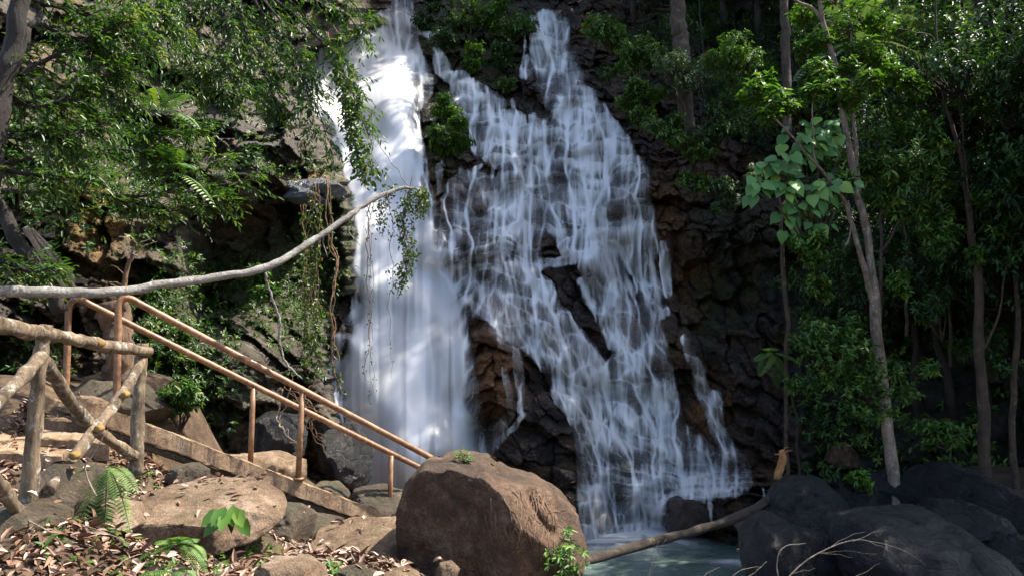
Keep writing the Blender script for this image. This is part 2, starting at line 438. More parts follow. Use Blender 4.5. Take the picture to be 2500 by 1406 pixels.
# where the streams run (photo pixels: x, y, half width), read off the photograph
def seglist():
    S = []
    def s(wt, *pts): S.append((wt, pts))
    # main plunge
    s(.95, (952, -90, 36), (950, 0, 34), (957, 36, 46), (966, 62, 46), (966, 130, 44), (968, 150, 60), (972, 200, 72))
    s(1.5, (835, 62, 16), (868, 95, 34), (905, 130, 46), (925, 180, 66), (915, 230, 84), (905, 300, 84))
    s(.9, (860, 50, 14), (880, 90, 20))
    s(1.3, (850, 140, 40), (790, 185, 46), (770, 220, 40), (840, 260, 60))
    s(2.6, (900, 150, 60), (905, 240, 70), (905, 320, 78), (925, 400, 92), (945, 480, 90), (960, 560, 92), (970, 640, 98))
    s(.55, (990, 228, 26), (985, 320, 34))
    s(.6, (1000, 340, 24), (1010, 400, 14))
    s(2.2, (970, 640, 98), (985, 720, 104), (990, 800, 112), (1000, 900, 126), (1008, 1000, 132), (1030, 1090, 135), (1045, 1180, 130))
    s(1.2, (900, 830, 34), (885, 900, 44), (885, 990, 40), (900, 1080, 44), (925, 1190, 40), (930, 1300, 40))
    s(.25, (836, 905, 36), (850, 1000, 44))
    s(.35, (880, 745, 6), (838, 800, 8), (818, 860, 14), (815, 910, 16))
    s(.4, (820, 818, 6), (880, 826, 12))
    s(1.8, (1000, 960, 60), (1090, 1090, 70), (1130, 1160, 60))
    s(1.1, (1130, 735, 10), (1112, 770, 24), (1110, 850, 26), (1112, 950, 24), (1120, 1040, 24))
    s(.9, (1075, 690, 30), (1095, 760, 26))
    # small steps right of the top
    s(.5, (1030, 68, 18), (1060, 85, 16), (1068, 122, 12), (1080, 160, 22), (1095, 190, 10))
    # middle stream
    s(1.2, (1118, 188, 18), (1132, 218, 26), (1150, 245, 44), (1185, 265, 38), (1205, 278, 12))
    s(1.3, (1220, 278, 10), (1250, 300, 30), (1262, 345, 44), (1262, 352, 60))
    s(.7, (1197, 305, 10), (1200, 345, 22))
    s(.9, (1245, 357, 58), (1280, 385, 46), (1290, 410, 54), (1285, 460, 66), (1282, 520, 70))
    s(.28, (1140, 220, 24), (1180, 300, 40), (1180, 350, 30))
    # left trickles
    s(.26, (1072, 405, 6), (1074, 470, 8)); s(.2, (1064, 480, 3), (1060, 570, 6)); s(.2, (1082, 490, 3), (1080, 560, 5))
    s(.42, (1172, 400, 6), (1150, 440, 12), (1150, 475, 10), (1128, 500, 13), (1118, 560, 13), (1104, 620, 11), (1118, 665, 12), (1136, 725, 18))
    s(.35, (1185, 385, 6), (1205, 410, 6)); s(.38, (1200, 410, 5), (1196, 455, 5)); s(.3, (1125, 410, 6), (1132, 460, 8))
    s(.45, (1110, 700, 12), (1090, 740, 14)); s(.35, (1150, 690, 12), (1190, 720, 20), (1205, 765, 10))
    # centre veils
    s(.62, (1225, 505, 30), (1232, 560, 34), (1235, 610, 20))
    s(1.0, (1285, 510, 40), (1290, 560, 28), (1293, 600, 26), (1290, 650, 30))
    s(.55, (1345, 480, 34), (1350, 520, 22), (1372, 580, 18), (1392, 625, 16)); s(.5, (1398, 495, 26), (1420, 540, 20), (1425, 600, 26))
    s(.45, (1330, 420, 60), (1400, 470, 60))
    s(.5, (1166, 654, 6), (1230, 652, 8), (1275, 656, 16), (1340, 640, 10), (1434, 626, 10), (1495, 608, 10))
    s(1.15, (1282, 662, 20), (1325, 705, 26), (1355, 760, 20), (1400, 830, 22))
    s(.85, (1300, 705, 28), (1330, 770, 30), (1390, 825, 34), (1440, 885, 30), (1490, 935, 26), (1500, 985, 24))
    s(.85, (1134, 732, 8), (1194, 772, 11), (1240, 818, 11), (1305, 858, 14), (1360, 906, 22), (1397, 972, 34), (1425, 1020, 30))
    s(.5, (1240, 780, 30), (1330, 840, 40), (1400, 900, 46), (1420, 960, 40))
    s(.4, (1240, 670, 5), (1240, 780, 6)); s(.35, (1200, 660, 5), (1190, 690, 6))
    s(.62, (1252, 830, 8), (1264, 900, 10), (1270, 1000, 9)); s(.25, (1245, 1010, 10), (1205, 1060, 16), (1180, 1110, 20)); s(.5, (1280, 1008, 6), (1240, 1055, 8), (1190, 1100, 14))
    s(.22, (1235, 900, 8), (1240, 990, 8))
    s(.8, (1416, 686, 9), (1446, 740, 12), (1480, 790, 17), (1500, 836, 20))
    s(.75, (1434, 633, 12), (1490, 668, 22), (1522, 706, 24)); s(1.0, (1530, 705, 16), (1510, 755, 34), (1530, 800, 36), (1550, 830, 30), (1520, 900, 34), (1500, 940, 30))
    s(.4, (1440, 640, 30), (1480, 720, 30), (1490, 780, 20))
    # right stream
    s(.62, (1300, 45, 10), (1306, 110, 10), (1310, 158, 10)); s(.75, (1330, 45, 20), (1346, 70, 36), (1348, 155, 40)); s(.35, (1282, 60, 3), (1280, 160, 4)); s(.3, (1292, 150, 14), (1285, 180, 14))
    s(.55, (1360, 158, 46), (1366, 196, 54)); s(.65, (1345, 200, 26), (1365, 222, 44)); s(.85, (1370, 222, 34), (1400, 255, 46)); s(.85, (1400, 260, 44), (1420, 320, 56))
    s(.7, (1430, 322, 60), (1455, 350, 66)); s(.68, (1455, 350, 62), (1465, 405, 76)); s(.62, (1460, 405, 78), (1475, 450, 92), (1490, 520, 90), (1500, 580, 86))
    s(.35, (1472, 262, 6), (1500, 305, 12), (1515, 340, 16))
    s(.35, (1245, 250, 5), (1262, 280, 8)); s(.3, (1300, 280, 8), (1310, 330, 10)); s(.2, (1330, 330, 40), (1360, 380, 30))
    s(.55, (1500, 560, 60), (1560, 600, 40)); s(1.0, (1556, 590, 18), (1568, 640, 24), (1582, 700, 26), (1592, 770, 24), (1575, 815, 24), (1545, 880, 40), (1530, 940, 46), (1540, 1000, 40))
    s(.5, (1615, 596, 8), (1626, 650, 14), (1632, 715, 12)); s(.5, (1545, 740, 14), (1560, 800, 20), (1622, 760, 14))
    s(.75, (1592, 800, 20), (1605, 880, 28), (1625, 960, 28), (1640, 1010, 22))
    s(.6, (1440, 930, 40), (1470, 990, 40)); s(1.0, (1410, 1005, 20), (1480, 1020, 40), (1540, 1030, 30)); s(.85, (1540, 985, 40), (1590, 1000, 46), (1620, 1050, 40))
    s(.85, (1480, 1010, 62), (1500, 1060, 80), (1510, 1130, 84), (1520, 1200, 88), (1520, 1280, 94))
    s(.9, (1545, 1060, 22), (1580, 1130, 24), (1600, 1215, 20)); s(.8, (1620, 1050, 36), (1680, 1110, 50), (1720, 1160, 50), (1790, 1185, 24))
    s(.5, (1640, 1150, 40), (1700, 1190, 40)); s(.9, (1534, 1284, 8), (1589, 1234, 9), (1640, 1208, 8), (1690, 1202, 8), (1756, 1194, 8)); s(.7, (1600, 1240, 12), (1590, 1285, 14)); s(.85, (1732, 1230, 6), (1734, 1282, 9))
    s(.5, (1865, 1195, 3), (1870, 1225, 4))
    # rivulet
    s(.65, (1668, 828, 12), (1700, 890, 15), (1715, 950, 15), (1732, 1005, 13), (1752, 1050, 15), (1785, 1110, 26), (1812, 1170, 22)); s(.25, (1740, 960, 14), (1760, 1060, 18))
    s(.28, (1150, 480, 60), (1140, 600, 60), (1165, 700, 70)); s(.32, (1200, 640, 40), (1230, 700, 60), (1260, 790, 60))
    return S

def envelope(S):
    E = np.zeros_like(X)
    jx = X + 7 * fbm(X / 22, Y / 60, seed=41, oct=3); jy = Y + 6 * fbm(X / 30, Y / 40, seed=42, oct=3)
    for wt, pts in S:
        best = np.zeros_like(X)
        for (xa, ya, wa), (xb, yb, wb) in zip(pts[:-1], pts[1:]):
            m = max(wa, wb) * 1.7 + 14
            i0, i1 = np.searchsorted(GX, [min(xa, xb) - m, max(xa, xb) + m]); j0, j1 = np.searchsorted(GY, [min(ya, yb) - m, max(ya, yb) + m])
            if i1 <= i0 or j1 <= j0: continue
            xx = jx[j0:j1, i0:i1]; yy = jy[j0:j1, i0:i1]
            dx, dy = xb - xa, yb - ya
            tt = np.clip(((xx - xa) * dx + (yy - ya) * dy) / (dx * dx + dy * dy + 1e-6), 0, 1)
            d = np.hypot(xx - xa - tt * dx, yy - ya - tt * dy) / (wa + tt * (wb - wa))
            best[j0:j1, i0:i1] = np.maximum(best[j0:j1, i0:i1], wt * (1 - sst(.5, 1.35, d)))
        E += best
    return E

E = envelope(seglist())
bnd = np.interp(Y[:, 0], [-90, 60, 170, 220, 400, 500, 640, 740, 1000, 1180, 1340], [1020, 1030, 1050, 1080, 1030, 1052, 1085, 1150, 1150, 1180, 1180])[:, None]
inmain = 1 - sst(-25, 15, X - bnd)
E = E * inmain + (1 - inmain) * 1.12 * (1 - np.exp(-E / .85))
# foam gathers where a fall lands and along lips
land = np.clip(blur(np.maximum(np.roll(free, 2, 0) - free, 0), 1, 0) * 6, 0, 1) * sst(.03, .2, blur(free, 4, 0))
lip = np.clip((blur(np.maximum(np.roll(free, -4, 0) - free, 0), 1, 0)) * 8, 0, 1)
Es = np.minimum(E, 1.0)
thick = E ** 1.1 * (.04 + .64 * strand ** 1.5) * (1 + .7 * land) + .9 * np.maximum(E - 1.0, 0) * inmain
thick *= .92 + .3 * fbm(X / 16, Y / 160, seed=51, oct=3)
cover = 1 - np.exp(-np.maximum(thick, 0) * 1.55)
cover *= sst(.03, .12, E)
soft = blur(blur(cover, 30, 0), 12, 1)
mainf = sst(.5, 1.3, E) * inmain
mainf = blur(blur(mainf, 8, 0), 8, 1)
cover = cover * (1 - .85 * mainf) + soft * .85 * mainf
# long soft streaks of thinner water inside the plunge
thin = sst(.46, .72, vnoise(X / 26 + .6 * fbm(X / 90, Y / 200, seed=55), Y / 260, seed=53) * .6 + vnoise(X / 60, Y / 220, seed=54) * .4)
hair = vnoise(X / 7 + .4 * fbm(X / 40, Y / 90, seed=57), Y / 230, seed=58) * .6 + vnoise(X / 15, Y / 300, seed=59) * .4
cover *= 1 - (.26 * thin + .24 * sst(.45, .85, hair)) * mainf * np.maximum(sst(420, 620, Y), 1 - sst(120, 210, Y) * .65)
# calmer, thicker sheets where the photograph shows it burst white

mm = blur(blur(sst(.6, 1.3, E) * inmain, 14, 0), 10, 1)
hwm = hw
for _ in range(6):
    hwm = blur(hwm, 60, 0); hwm = blur(hwm, 14, 1)
    hwm = np.maximum(hwm, blur(blur(hr, 20, 0), 10, 1) + .05)
hwm = blur(blur(hwm, 40, 0), 10, 1)
strk = blur(fine, 20, 0)
hw = hw * (1 - mm) + (hwm + .16 + .03 * (strk - .5)) * mm
hw = np.maximum(hw, hr - .03) * (1 - mm) + hw * mm
hd = hr
for sh in (1, 2, 4):
    hd = np.maximum(hd, np.maximum(np.roll(hd, sh, 0), np.roll(hd, -sh, 0)))
    hd = np.maximum(hd, np.maximum(np.roll(hd, sh, 1), np.roll(hd, -sh, 1)))
hd = blur(blur(hd, 16, 0), 16, 1)
hw = hw * .25 + (hd - .03) * .75
hd2 = hd
for _ in range(6): hd2 = blur(blur(hd2, 50, 0), 24, 1)
hw = hw * (1 - mm) + np.maximum(hwm, hd2 + .12) * mm
hw = np.maximum(hw + .05 * np.clip(cover, 0, 1), hr + .012)
hw = blur(blur(hw, 2, 0), 2, 1) + .02

V = PA(X, Y, D)
Vw = PA(X, Y, -hw)
wet = np.clip(blur(blur(Es, 20, 1), 20, 0) * 2.0, 0, 1)
och = np.zeros_like(X)
for cx, cy, rx, ry, a in [(1210, 890, 80, 130, 1.0), (1070, 450, 60, 60, .7), (1170, 500, 35, 45, .8), (1620, 520, 50, 130, .6), (1690, 690, 60, 110, .5), (1730, 1000, 60, 90, .55), (1500, 800, 40, 50, .7), (1240, 740, 60, 50, .5), (1640, 860, 50, 50, .5), (1860, 1150, 90, 40, .5), (1260, 560, 60, 60, .35), (1760, 400, 100, 60, .3)]:
    och += a * np.exp(-(((X - cx) / rx) ** 2 + ((Y - cy) / ry) ** 2) ** 2)
mos = np.zeros_like(X)
for cx, cy, rx, ry, a in [(1160, 320, 60, 40, 1.0), (1090, 330, 60, 120, .8), (1170, 100, 120, 110, .9), (1210, 230, 50, 40, .8), (1720, 760, 50, 130, .6), (1640, 860, 40, 60, .35), (1070, 440, 30, 40, .5), (1800, 620, 120, 200, .6), (760, 560, 90, 220, .8), (1030, 200, 40, 14, .9), (1240, 290, 80, 30, .5), (1050, 110, 40, 50, .7)]:
    mos += a * np.exp(-(((X - cx) / rx) ** 2 + ((Y - cy) / ry) ** 2) ** 2)

def grid_faces(mask_v):
    """quads of the grid whose four corners lie in the mask, vertices re-numbered"""
    m = mask_v
    qm = m[:-1, :-1] & m[1:, :-1] & m[:-1, 1:] & m[1:, 1:]
    j, i = np.nonzero(qm)
    q = np.stack([j * m.shape[1] + i, (j + 1) * m.shape[1] + i, (j + 1) * m.shape[1] + i + 1, j * m.shape[1] + i + 1], -1)
    used = np.unique(q)
    new = np.zeros(m.size, np.int32); new[used] = np.arange(len(used))
    return used, new[q]

M_face = rock_mat('wet_falls_rock', ((.014, .009, .008), (.048, .034, .029), (.125, .096, .084)), moss=(.030, .048, .008), moss_amt=.25, rough=(.07, .38), ochre=(.19, .082, .028), attr=True, crack=.55, scale=1.3, bumpd=.08, strata=2.6)
used, q = grid_faces(np.ones((H, W), bool))
me = mesh_np('cliff', V.reshape(-1, 3), q, None, True, {'ochre': och, 'moss': mos})
tag(link('cliff', me, M_face), 'dark wet stepped rock face behind the falling water', 'cliff', kind='structure')

t = NT('white_water')
cv = t.attr('cover')
df = t.n('ShaderNodeBsdfDiffuse'); df.inputs[0].default_value = (.93, .94, .95, 1)
tl = t.n('ShaderNodeBsdfTranslucent'); tl.inputs[0].default_value = (.90, .92, .95, 1)
m1 = t.n('ShaderNodeMixShader'); m1.inputs[0].default_value = .42; t.l(df.outputs[0], m1.inputs[1]); t.l(tl.outputs[0], m1.inputs[2])
gl = t.n('ShaderNodeBsdfGlossy'); gl.inputs['Roughness'].default_value = .35
m3 = t.n('ShaderNodeMixShader'); m3.inputs[0].default_value = .06; t.l(m1.outputs[0], m3.inputs[1]); t.l(gl.outputs[0], m3.inputs[2])
tp = t.n('ShaderNodeBsdfTransparent')
m2 = t.n('ShaderNodeMixShader'); t.l(cv, m2.inputs[0]); t.l(tp.outputs[0], m2.inputs[1]); t.l(m3.outputs[0], m2.inputs[2])
M_water = t.out(m2.outputs[0])

reg = np.where(X < bnd, 0, 1)
reg = np.where((Y < 198) & (X > 1200), 2, reg)
bn2 = np.interp(Y[:, 0], [800, 830, 900, 1000, 1100, 1190], [1640, 1640, 1672, 1690, 1752, 1800])[:, None]
reg = np.where((Y > 800) & (Y < 1192) & (X > bn2), 3, reg)
LB = ['broad white plunge of silky water down the left side of the rock face', 'wide cascade of fine white threads spreading over stepped dark rock',
      'thin see-through veil dropping off the high ledge at upper right', 'narrow trickle down the brown rock along the cascade right edge']
for r in range(4):
    mk = (cover > .012) & (reg == r)
    mk = mk | np.roll(mk, 1, 0) | np.roll(mk, 1, 1)
    used, q = grid_faces(mk)
    me = mesh_np('waterfall', Vw.reshape(-1, 3)[used], q, None, True, {'cover': cover.ravel()[used]})
    tag(link('waterfall', me, M_water), LB[r], 'waterfall')

def Dface(px, py):
    j = int(np.clip((py - GY[0]) / 2, 3, H - 4)); i = int(np.clip((px - GX[0]) / 2, 3, W - 4))
    return float(min(D[j - 3:j + 4, i - 3:i + 4].min(), -hw[j, i]))
# ================================================================ terrain: ground, pool, gorge walls
CP = np.array([(-1.5, 4.0, -1.28), (0, 4, -1.5), (-3, 4.5, -1.0), (-5, 5, -.7), (-4, 7, -.92), (-6, 9, -.3), (-5., 10.5, -.3), (-2.5, 6.3, -1.35), (-1.5, 7, -1.8), (-1.2, 5.5, -1.45),
               (0, 6.5, -2.05), (0, 8, -2.9), (-2.4, 8.8, -2.0), (-1.5, 9.8, -2.7), (-3, 10.5, -1.9), (-3.5, 12, -1.9), (-2, 12, -3.0), (-1, 11, -3.3), (0, 10.5, -3.9), (1.2, 6.5, -2.8),
               (1.5, 8, -3.9), (2, 7, -3.4), (2.2, 9, -4.3), (1.6, 6, -2.9), (3.0, 8.0, -3.9), (3, 12, -4.4), (3.2, 11, -4.3), (3.6, 12.8, -4.2), (2.8, 13.2, -4.4), (1, 12, -4.2), (3, 10, -4.3), (2, 14, -4.4), (4.5, 8, -3.2), (4.8, 12, -2.3), (5.4, 11.2, -2.1), (6.5, 11.6, -2.0), (8, 11.2, -2.0), (7, 10, -2.5), (6, 7, -2.9), (8, 13, -2.0), (9, 9, -2.2), (1, 3, -1.7), (3, 4, -2.4),
               (0, 17, -4.3), (-3, 15, -2.9), (5, 17, -3.6), (0, 0, -1.6), (-5, 0, -1.2), (5, 0, -2.0), (-9, 4, .3), (10, 3, -1.5), (-10, 10, 1.0), (12, 12, -1.0)])
def gh(x, y):
    x = np.asarray(x, float); y = np.asarray(y, float)
    nu = 0; de = 0
    for cx, cy, cz in CP:
        w_ = 1 / ((x - cx) ** 2 + (y - cy) ** 2 + .12) ** 1.7
        nu = nu + w_ * cz; de = de + w_
    return EYE + nu / de + .05 * fbm(x * 1.3, y * 1.3, seed=81, oct=4) + .012 * fbm(x * 9, y * 9, seed=82, oct=3)

gx = np.arange(-13, 13.01, .08); gy = np.arange(-5, 19, .08)
XX, YY = np.meshgrid(gx, gy); ZZ = gh(XX, YY)
hh, ww = XX.shape
jj, ii = np.meshgrid(np.arange(hh - 1), np.arange(ww - 1), indexing='ij')
q = np.stack([jj * ww + ii, jj * ww + ii + 1, (jj + 1) * ww + ii + 1, (jj + 1) * ww + ii], -1).reshape(-1, 4)
M_soil = rock_mat('forest_soil', ((.035, .019, .009), (.11, .062, .030), (.24, .15, .08)), moss=(.05, .06, .012), moss_amt=.30, rough=(.75, .95), crack=.0, scale=2.2, bumpd=.06)
tag(link('ground', mesh_np('ground', np.stack([XX, YY, ZZ], -1), q), M_soil), 'brown earth bank sloping down to the pool', 'ground', kind='structure')

t = NT('pool_water')
v = t.pos()
nz = t.noise(t.pos((1, 1.6, 1)), 3.0, 4, .6, .3); nb = t.noise(v, 11, 3, .5)
p_ = t.pbr(t.ramp(t.noise(v, .5, 3, .5), [(.3, (.065, .100, .084)), (.7, (.105, .145, .125))]), .16, t.bump(t.math('ADD', nz, t.math('MULTIPLY', nb, .25)), .35, .05), .5)
M_pool = t.out(p_)
px_ = np.arange(-6, 9.01, .1); py_ = np.arange(7.5, 18, .1); XX, YY = np.meshgrid(px_, py_)
ZZ = .012 * fbm(XX * 1.2, YY * 1.6, seed=90, oct=3)
hh, ww = XX.shape
jj, ii = np.meshgrid(np.arange(hh - 1), np.arange(ww - 1), indexing='ij')
q = np.stack([jj * ww + ii, jj * ww + ii + 1, (jj + 1) * ww + ii + 1, (jj + 1) * ww + ii], -1).reshape(-1, 4)
tag(link('water', mesh_np('water', np.stack([XX, YY, ZZ], -1), q), M_pool), 'still green pool at the foot of the cascade', 'water', kind='structure')
# foam floating where the cascade enters, thinning outwards
fx = np.arange(.2, 5.4, .03); fy = np.arange(10.4, 16.2, .03); XX, YY = np.meshgrid(fx, fy)
edge = np.interp(XX, [.2, 1.4, 3.2, 4.0, 5.4], [15.35, 15.3, 15.3, 15.1, 14.9])
fo = np.exp(-np.clip(edge - YY, 0, 9) / .5) * 1.9 * (1 - sst(3.0, 3.8, XX)) + 1.2 * np.exp(-((XX - 3.72) / .36) ** 2 - ((YY - 13.35) / .16) ** 2)
fo *= .25 + 1.2 * vnoise(XX * 2.2 + fbm(XX, YY, seed=92) * 1.5, YY * 6, seed=93)
fo = np.clip(fo, 0, 1) ** 1.2 * .85
used, q = grid_faces(fo > .03)
me = mesh_np('foam', np.stack([XX, YY, .035 + .02 * fo], -1).reshape(-1, 3)[used], q[:, ::-1], None, True, {'cover': fo.ravel()[used]})
tag(link('foam', me, M_water), 'white foam drifting on the pool below the cascade', 'foam', kind='stuff')

def px_terrain(name, gx, gy, Dfun, mat, keep=None, attrs=None):
    X_, Y_ = np.meshgrid(gx, gy)
    D_ = Dfun(X_, Y_)
    mk = np.ones(X_.shape, bool) if keep is None else keep(X_, Y_)
    used, q = grid_faces(mk)
    V_ = PA(X_, Y_, D_).reshape(-1, 3)
    at = {k: fn(X_, Y_).ravel()[used] for k, fn in (attrs or {}).items()}
    me = mesh_np(name, V_[used], q, None, True, at)
    return link(name, me, mat)

def blobs(X_, Y_, L):
    o = np.zeros_like(X_)
    for cx, cy, rx, ry, a in L:
        o += a * np.exp(-(((X_ - cx) / rx) ** 2 + ((Y_ - cy) / ry) ** 2) ** 1.5)
    return o

def Dleft(X_, Y_):
    D_ = np.interp(X_, [-400, 0, 300, 600, 780, 900], [8.2, 9.8, 11.6, 13.4, 14.9, 16.0]) + np.interp(Y_, [-300, 0, 300, 470, 850, 1330], [7, 4.6, 2.2, .9, 0, .2])
    Yn = Y_ + 22 * fbm(X_ / 120, Y_ / 120, seed=101) - .25 * (X_ - 500)
    wx_ = .3 * fbm(X_ / 80, Y_ / 80, seed=102, oct=3)
    r = facets(voro(X_ / 120 + wx_, Yn / 60 + wx_, 103, .7), .7, .8, .1) + facets(voro(X_ / 260 + wx_, Yn / 170, 104, .5), 1.2, .9, .2) + facets(voro(X_ / 46 + wx_, Yn / 17 + wx_, 105, .8), .22, .2, .0)
    r += .08 * fbm(X_ / 14, Y_ / 10, seed=106, oct=4)
    cave = sst(430, 520, X_) * (1 - sst(800, 880, X_)) * sst(485, 505, Y_ + .06 * (X_ - 650) + 12 * fbm(X_ / 40, Y_ / 40, seed=107)) * (1 - sst(700, 900, Y_))
    r = r * (1 - .4 * cave)
    r += .9 * blobs(X_, Y_, [(190, 600, 110, 150, 1), (640, 320, 150, 110, 1.0), (770, 470, 70, 24, 1.1)])
    D_ = D_ - r + 2.6 * cave
    R = np.interp(Y_, [-300, 60, 120, 230, 300, 430, 500, 700, 780, 850, 960, 1200, 1330], [930, 880, 745, 725, 780, 850, 866, 868, 840, 800, 830, 900, 960]) + 14 * fbm(Y_ / 40, Y_ / 13, seed=108)
    return D_ + 5 * sst(-50, 30, X_ - R) ** 1.5 + .03 * np.clip(X_ - R - 20, 0, 200)
M_left = rock_mat('left_cliff_rock', ((.026, .018, .010), (.105, .080, .055), (.30, .26, .20)), moss=(.045, .070, .012), moss_amt=.55, rough=(.4, .85), ochre=(.36, .20, .065), attr=True, crack=.5, bumpd=.08, strata=2.2, scale=1.2)
o = px_terrain('cliff', np.arange(-400, 960, 4.), np.arange(-300, 1340, 4.), Dleft, M_left, None,
               {'ochre': lambda a, b: blobs(a, b, [(180, 520, 120, 60, .9), (230, 560, 60, 120, .8), (610, 520, 45, 25, .6), (760, 430, 40, 14, 1), (570, 345, 30, 10, .8), (60, 170, 80, 80, .3)]) - .6 * blobs(a, b, [(640, 300, 180, 110, 1), (640, 900, 200, 260, 1)]),
                'moss': lambda a, b: blobs(a, b, [(780, 640, 90, 160, 1.2), (620, 620, 120, 60, .8), (420, 700, 120, 60, .8), (500, 960, 140, 90, .8), (560, 480, 120, 40, .5), (200, 560, 70, 60, .5)])})
tag(o, 'mossy grey and ochre gorge wall left of the falls with a dark undercut', 'cliff', kind='structure')

def Lhill(Y_):
    return np.interp(Y_, [-420, -60, 60, 200, 330, 450, 520, 600, 700, 850, 1150, 1400], [700, 1250, 1425, 1445, 1530, 1590, 1660, 1770, 1840, 1890, 1940, 1990])
def Dright(X_, Y_):
    D_ = np.interp(X_, [700, 1300, 1600, 1750, 1950, 2200, 2500, 3000], [24, 22, 18.4, 17.0, 15.8, 14.8, 13.6, 11.5]) + np.interp(Y_, [-420, -200, 0, 300, 600, 900, 1200, 1400], [16, 12.5, 8.5, 5.0, 2.6, 1.0, 0, -.8])
    wx_ = .3 * fbm(X_ / 90, Y_ / 90, seed=112, oct=3)
    r = facets(voro(X_ / 170 + wx_, Y_ / 140 + wx_, 113, .4), .9, .8, .3) + facets(voro(X_ / 60 + wx_, Y_ / 50, 115, .4), .3, .3, .1) + .12 * fbm(X_ / 20, Y_ / 16, seed=116)
    return D_ - r + 5 * sst(40, -60, X_ - Lhill(Y_) - 25 * fbm(Y_ / 60, Y_ / 20, seed=117))
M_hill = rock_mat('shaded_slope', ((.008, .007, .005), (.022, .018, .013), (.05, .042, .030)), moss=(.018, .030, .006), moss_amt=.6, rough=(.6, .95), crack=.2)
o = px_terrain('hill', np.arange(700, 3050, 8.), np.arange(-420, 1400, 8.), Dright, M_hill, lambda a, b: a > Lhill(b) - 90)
tag(o, 'steep dark forest slope right of the falls', 'slope', kind='structure')

# ================================================================ rocks
import bmesh
_ico = {}
def ico(n):
    if n not in _ico:
        bm = bmesh.new(); bmesh.ops.create_icosphere(bm, subdivisions=n, radius=1)
        _ico[n] = (np.array([v.co[:] for v in bm.verts]), np.array([[v.index for v in f.verts] for f in bm.faces])); bm.free()
    return _ico[n]

def boulder(outline, depth, thick, mat, label, group=None, seed=0, rough=.05, cuts=7, pw=.62, sub=5, name='boulder', cat='boulder', tilt=0.0, planes=()):
    """a rock whose silhouette is the outline (photo pixels) at its real distance; thick = half depth in metres"""
    if depth is None: depth = float(Dright(np.array([[np.mean([a for a, b in outline])]]), np.array([[np.mean([b for a, b in outline])]]))[0, 0]) - .15
    o = np.array(outline, float)
    c = (o.min(0) + o.max(0)) / 2
    P0 = np.array(P(c[0], c[1], depth)); m = depth / F
    ox = (o[:, 0] - c[0]) * m; oz = -(o[:, 1] - c[1]) * m
    th = np.arctan2(oz, ox); rr = np.hypot(ox, oz)
    # dense polar outline
    n = 240
    k = np.arange(len(o)); seg = []
    for a, b in zip(k, np.roll(k, -1)):
        for s_ in np.linspace(0, 1, 12, endpoint=False): seg.append((ox[a] * (1 - s_) + ox[b] * s_, oz[a] * (1 - s_) + oz[b] * s_))
    seg = np.array(seg); th = np.arctan2(seg[:, 1], seg[:, 0]); rr = np.hypot(seg[:, 0], seg[:, 1]); od = np.argsort(th); th = th[od]; rr = rr[od]
    v, tr = ico(sub); v = v.copy()
    rho = np.hypot(v[:, 0], v[:, 2]); ang = np.arctan2(v[:, 2], v[:, 0])
    R = np.interp(ang, th, rr, period=2 * math.pi)
    s_ = rho ** pw * R
    sz = rr.mean()
    p = np.stack([np.cos(ang) * s_, np.sign(v[:, 1]) * abs(v[:, 1]) ** .75 * thick, np.sin(ang) * s_], -1)
    p[:, 1] += tilt * p[:, 2]
    rg = np.random.default_rng(seed + 5)
    for _ in range(cuts):
        nn = unit(np.array([rg.normal() * .8, -abs(rg.normal()), rg.normal() * .8])); d = p @ nn; off = d.max() * rg.uniform(.62, .9)
        p = p - np.clip(d - off, 0, None)[:, None] * nn * .8
    for nx, ny, nz, fr in planes:
        nn = unit(np.array([nx, ny, nz], float)); d = p @ nn; p = p - np.clip(d - d.max() * fr, 0, None)[:, None] * nn * .93
    nrm = unit(p)
    q_ = p * 1.0 / sz + seed * 3.7
    dsp = rough * sz * 1.9 * fbm(q_[:, 0] * 1.6, q_[:, 1] * 1.6, q_[:, 2] * 1.6, seed=seed, oct=5, gain=.55)
    rid = 1 - abs(vnoise(q_[:, 0] * 1.3 + 5, q_[:, 1] * 1.3, q_[:, 2] * 2.2, seed=seed + 9) * 2 - 1)
    p = p + nrm * (dsp - rough * sz * .9 * sst(.86, 1.0, rid))[:, None]
    me = mesh_np(name, p, None, tr, True)
    ob = link(name, me, mat); ob.location = P0
    return tag(ob, label, cat, group)

M_bold = rock_mat('brown_boulder', ((.026, .011, .005), (.100, .046, .019), (.25, .150, .080)), moss=(.06, .06, .02), moss_amt=.35, rough=(.5, .85), crack=.12, scale=1.6, lichen=.25, bumpd=.05)
M_slab = rock_mat('lichened_slab', ((.085, .046, .022), (.235, .145, .080), (.44, .32, .22)), moss=(.10, .085, .022), moss_amt=.35, rough=(.6, .9), crack=.1, scale=2.0, lichen=.3)
M_under = rock_mat('damp_rock', ((.022, .014, .007), (.075, .050, .028), (.17, .12, .07)), moss=(.045, .055, .012), moss_amt=.5, rough=(.35, .75), crack=.12, scale=1.6, lichen=.15)
M_dark = rock_mat('wet_black_boulder', ((.0018, .002, .0025), (.0042, .0045, .0055), (.012, .012, .014)), moss=(.012, .018, .006), moss_amt=.2, rough=(.22, .55), crack=.35, scale=1.3, lichen=.10, strata=1.6)

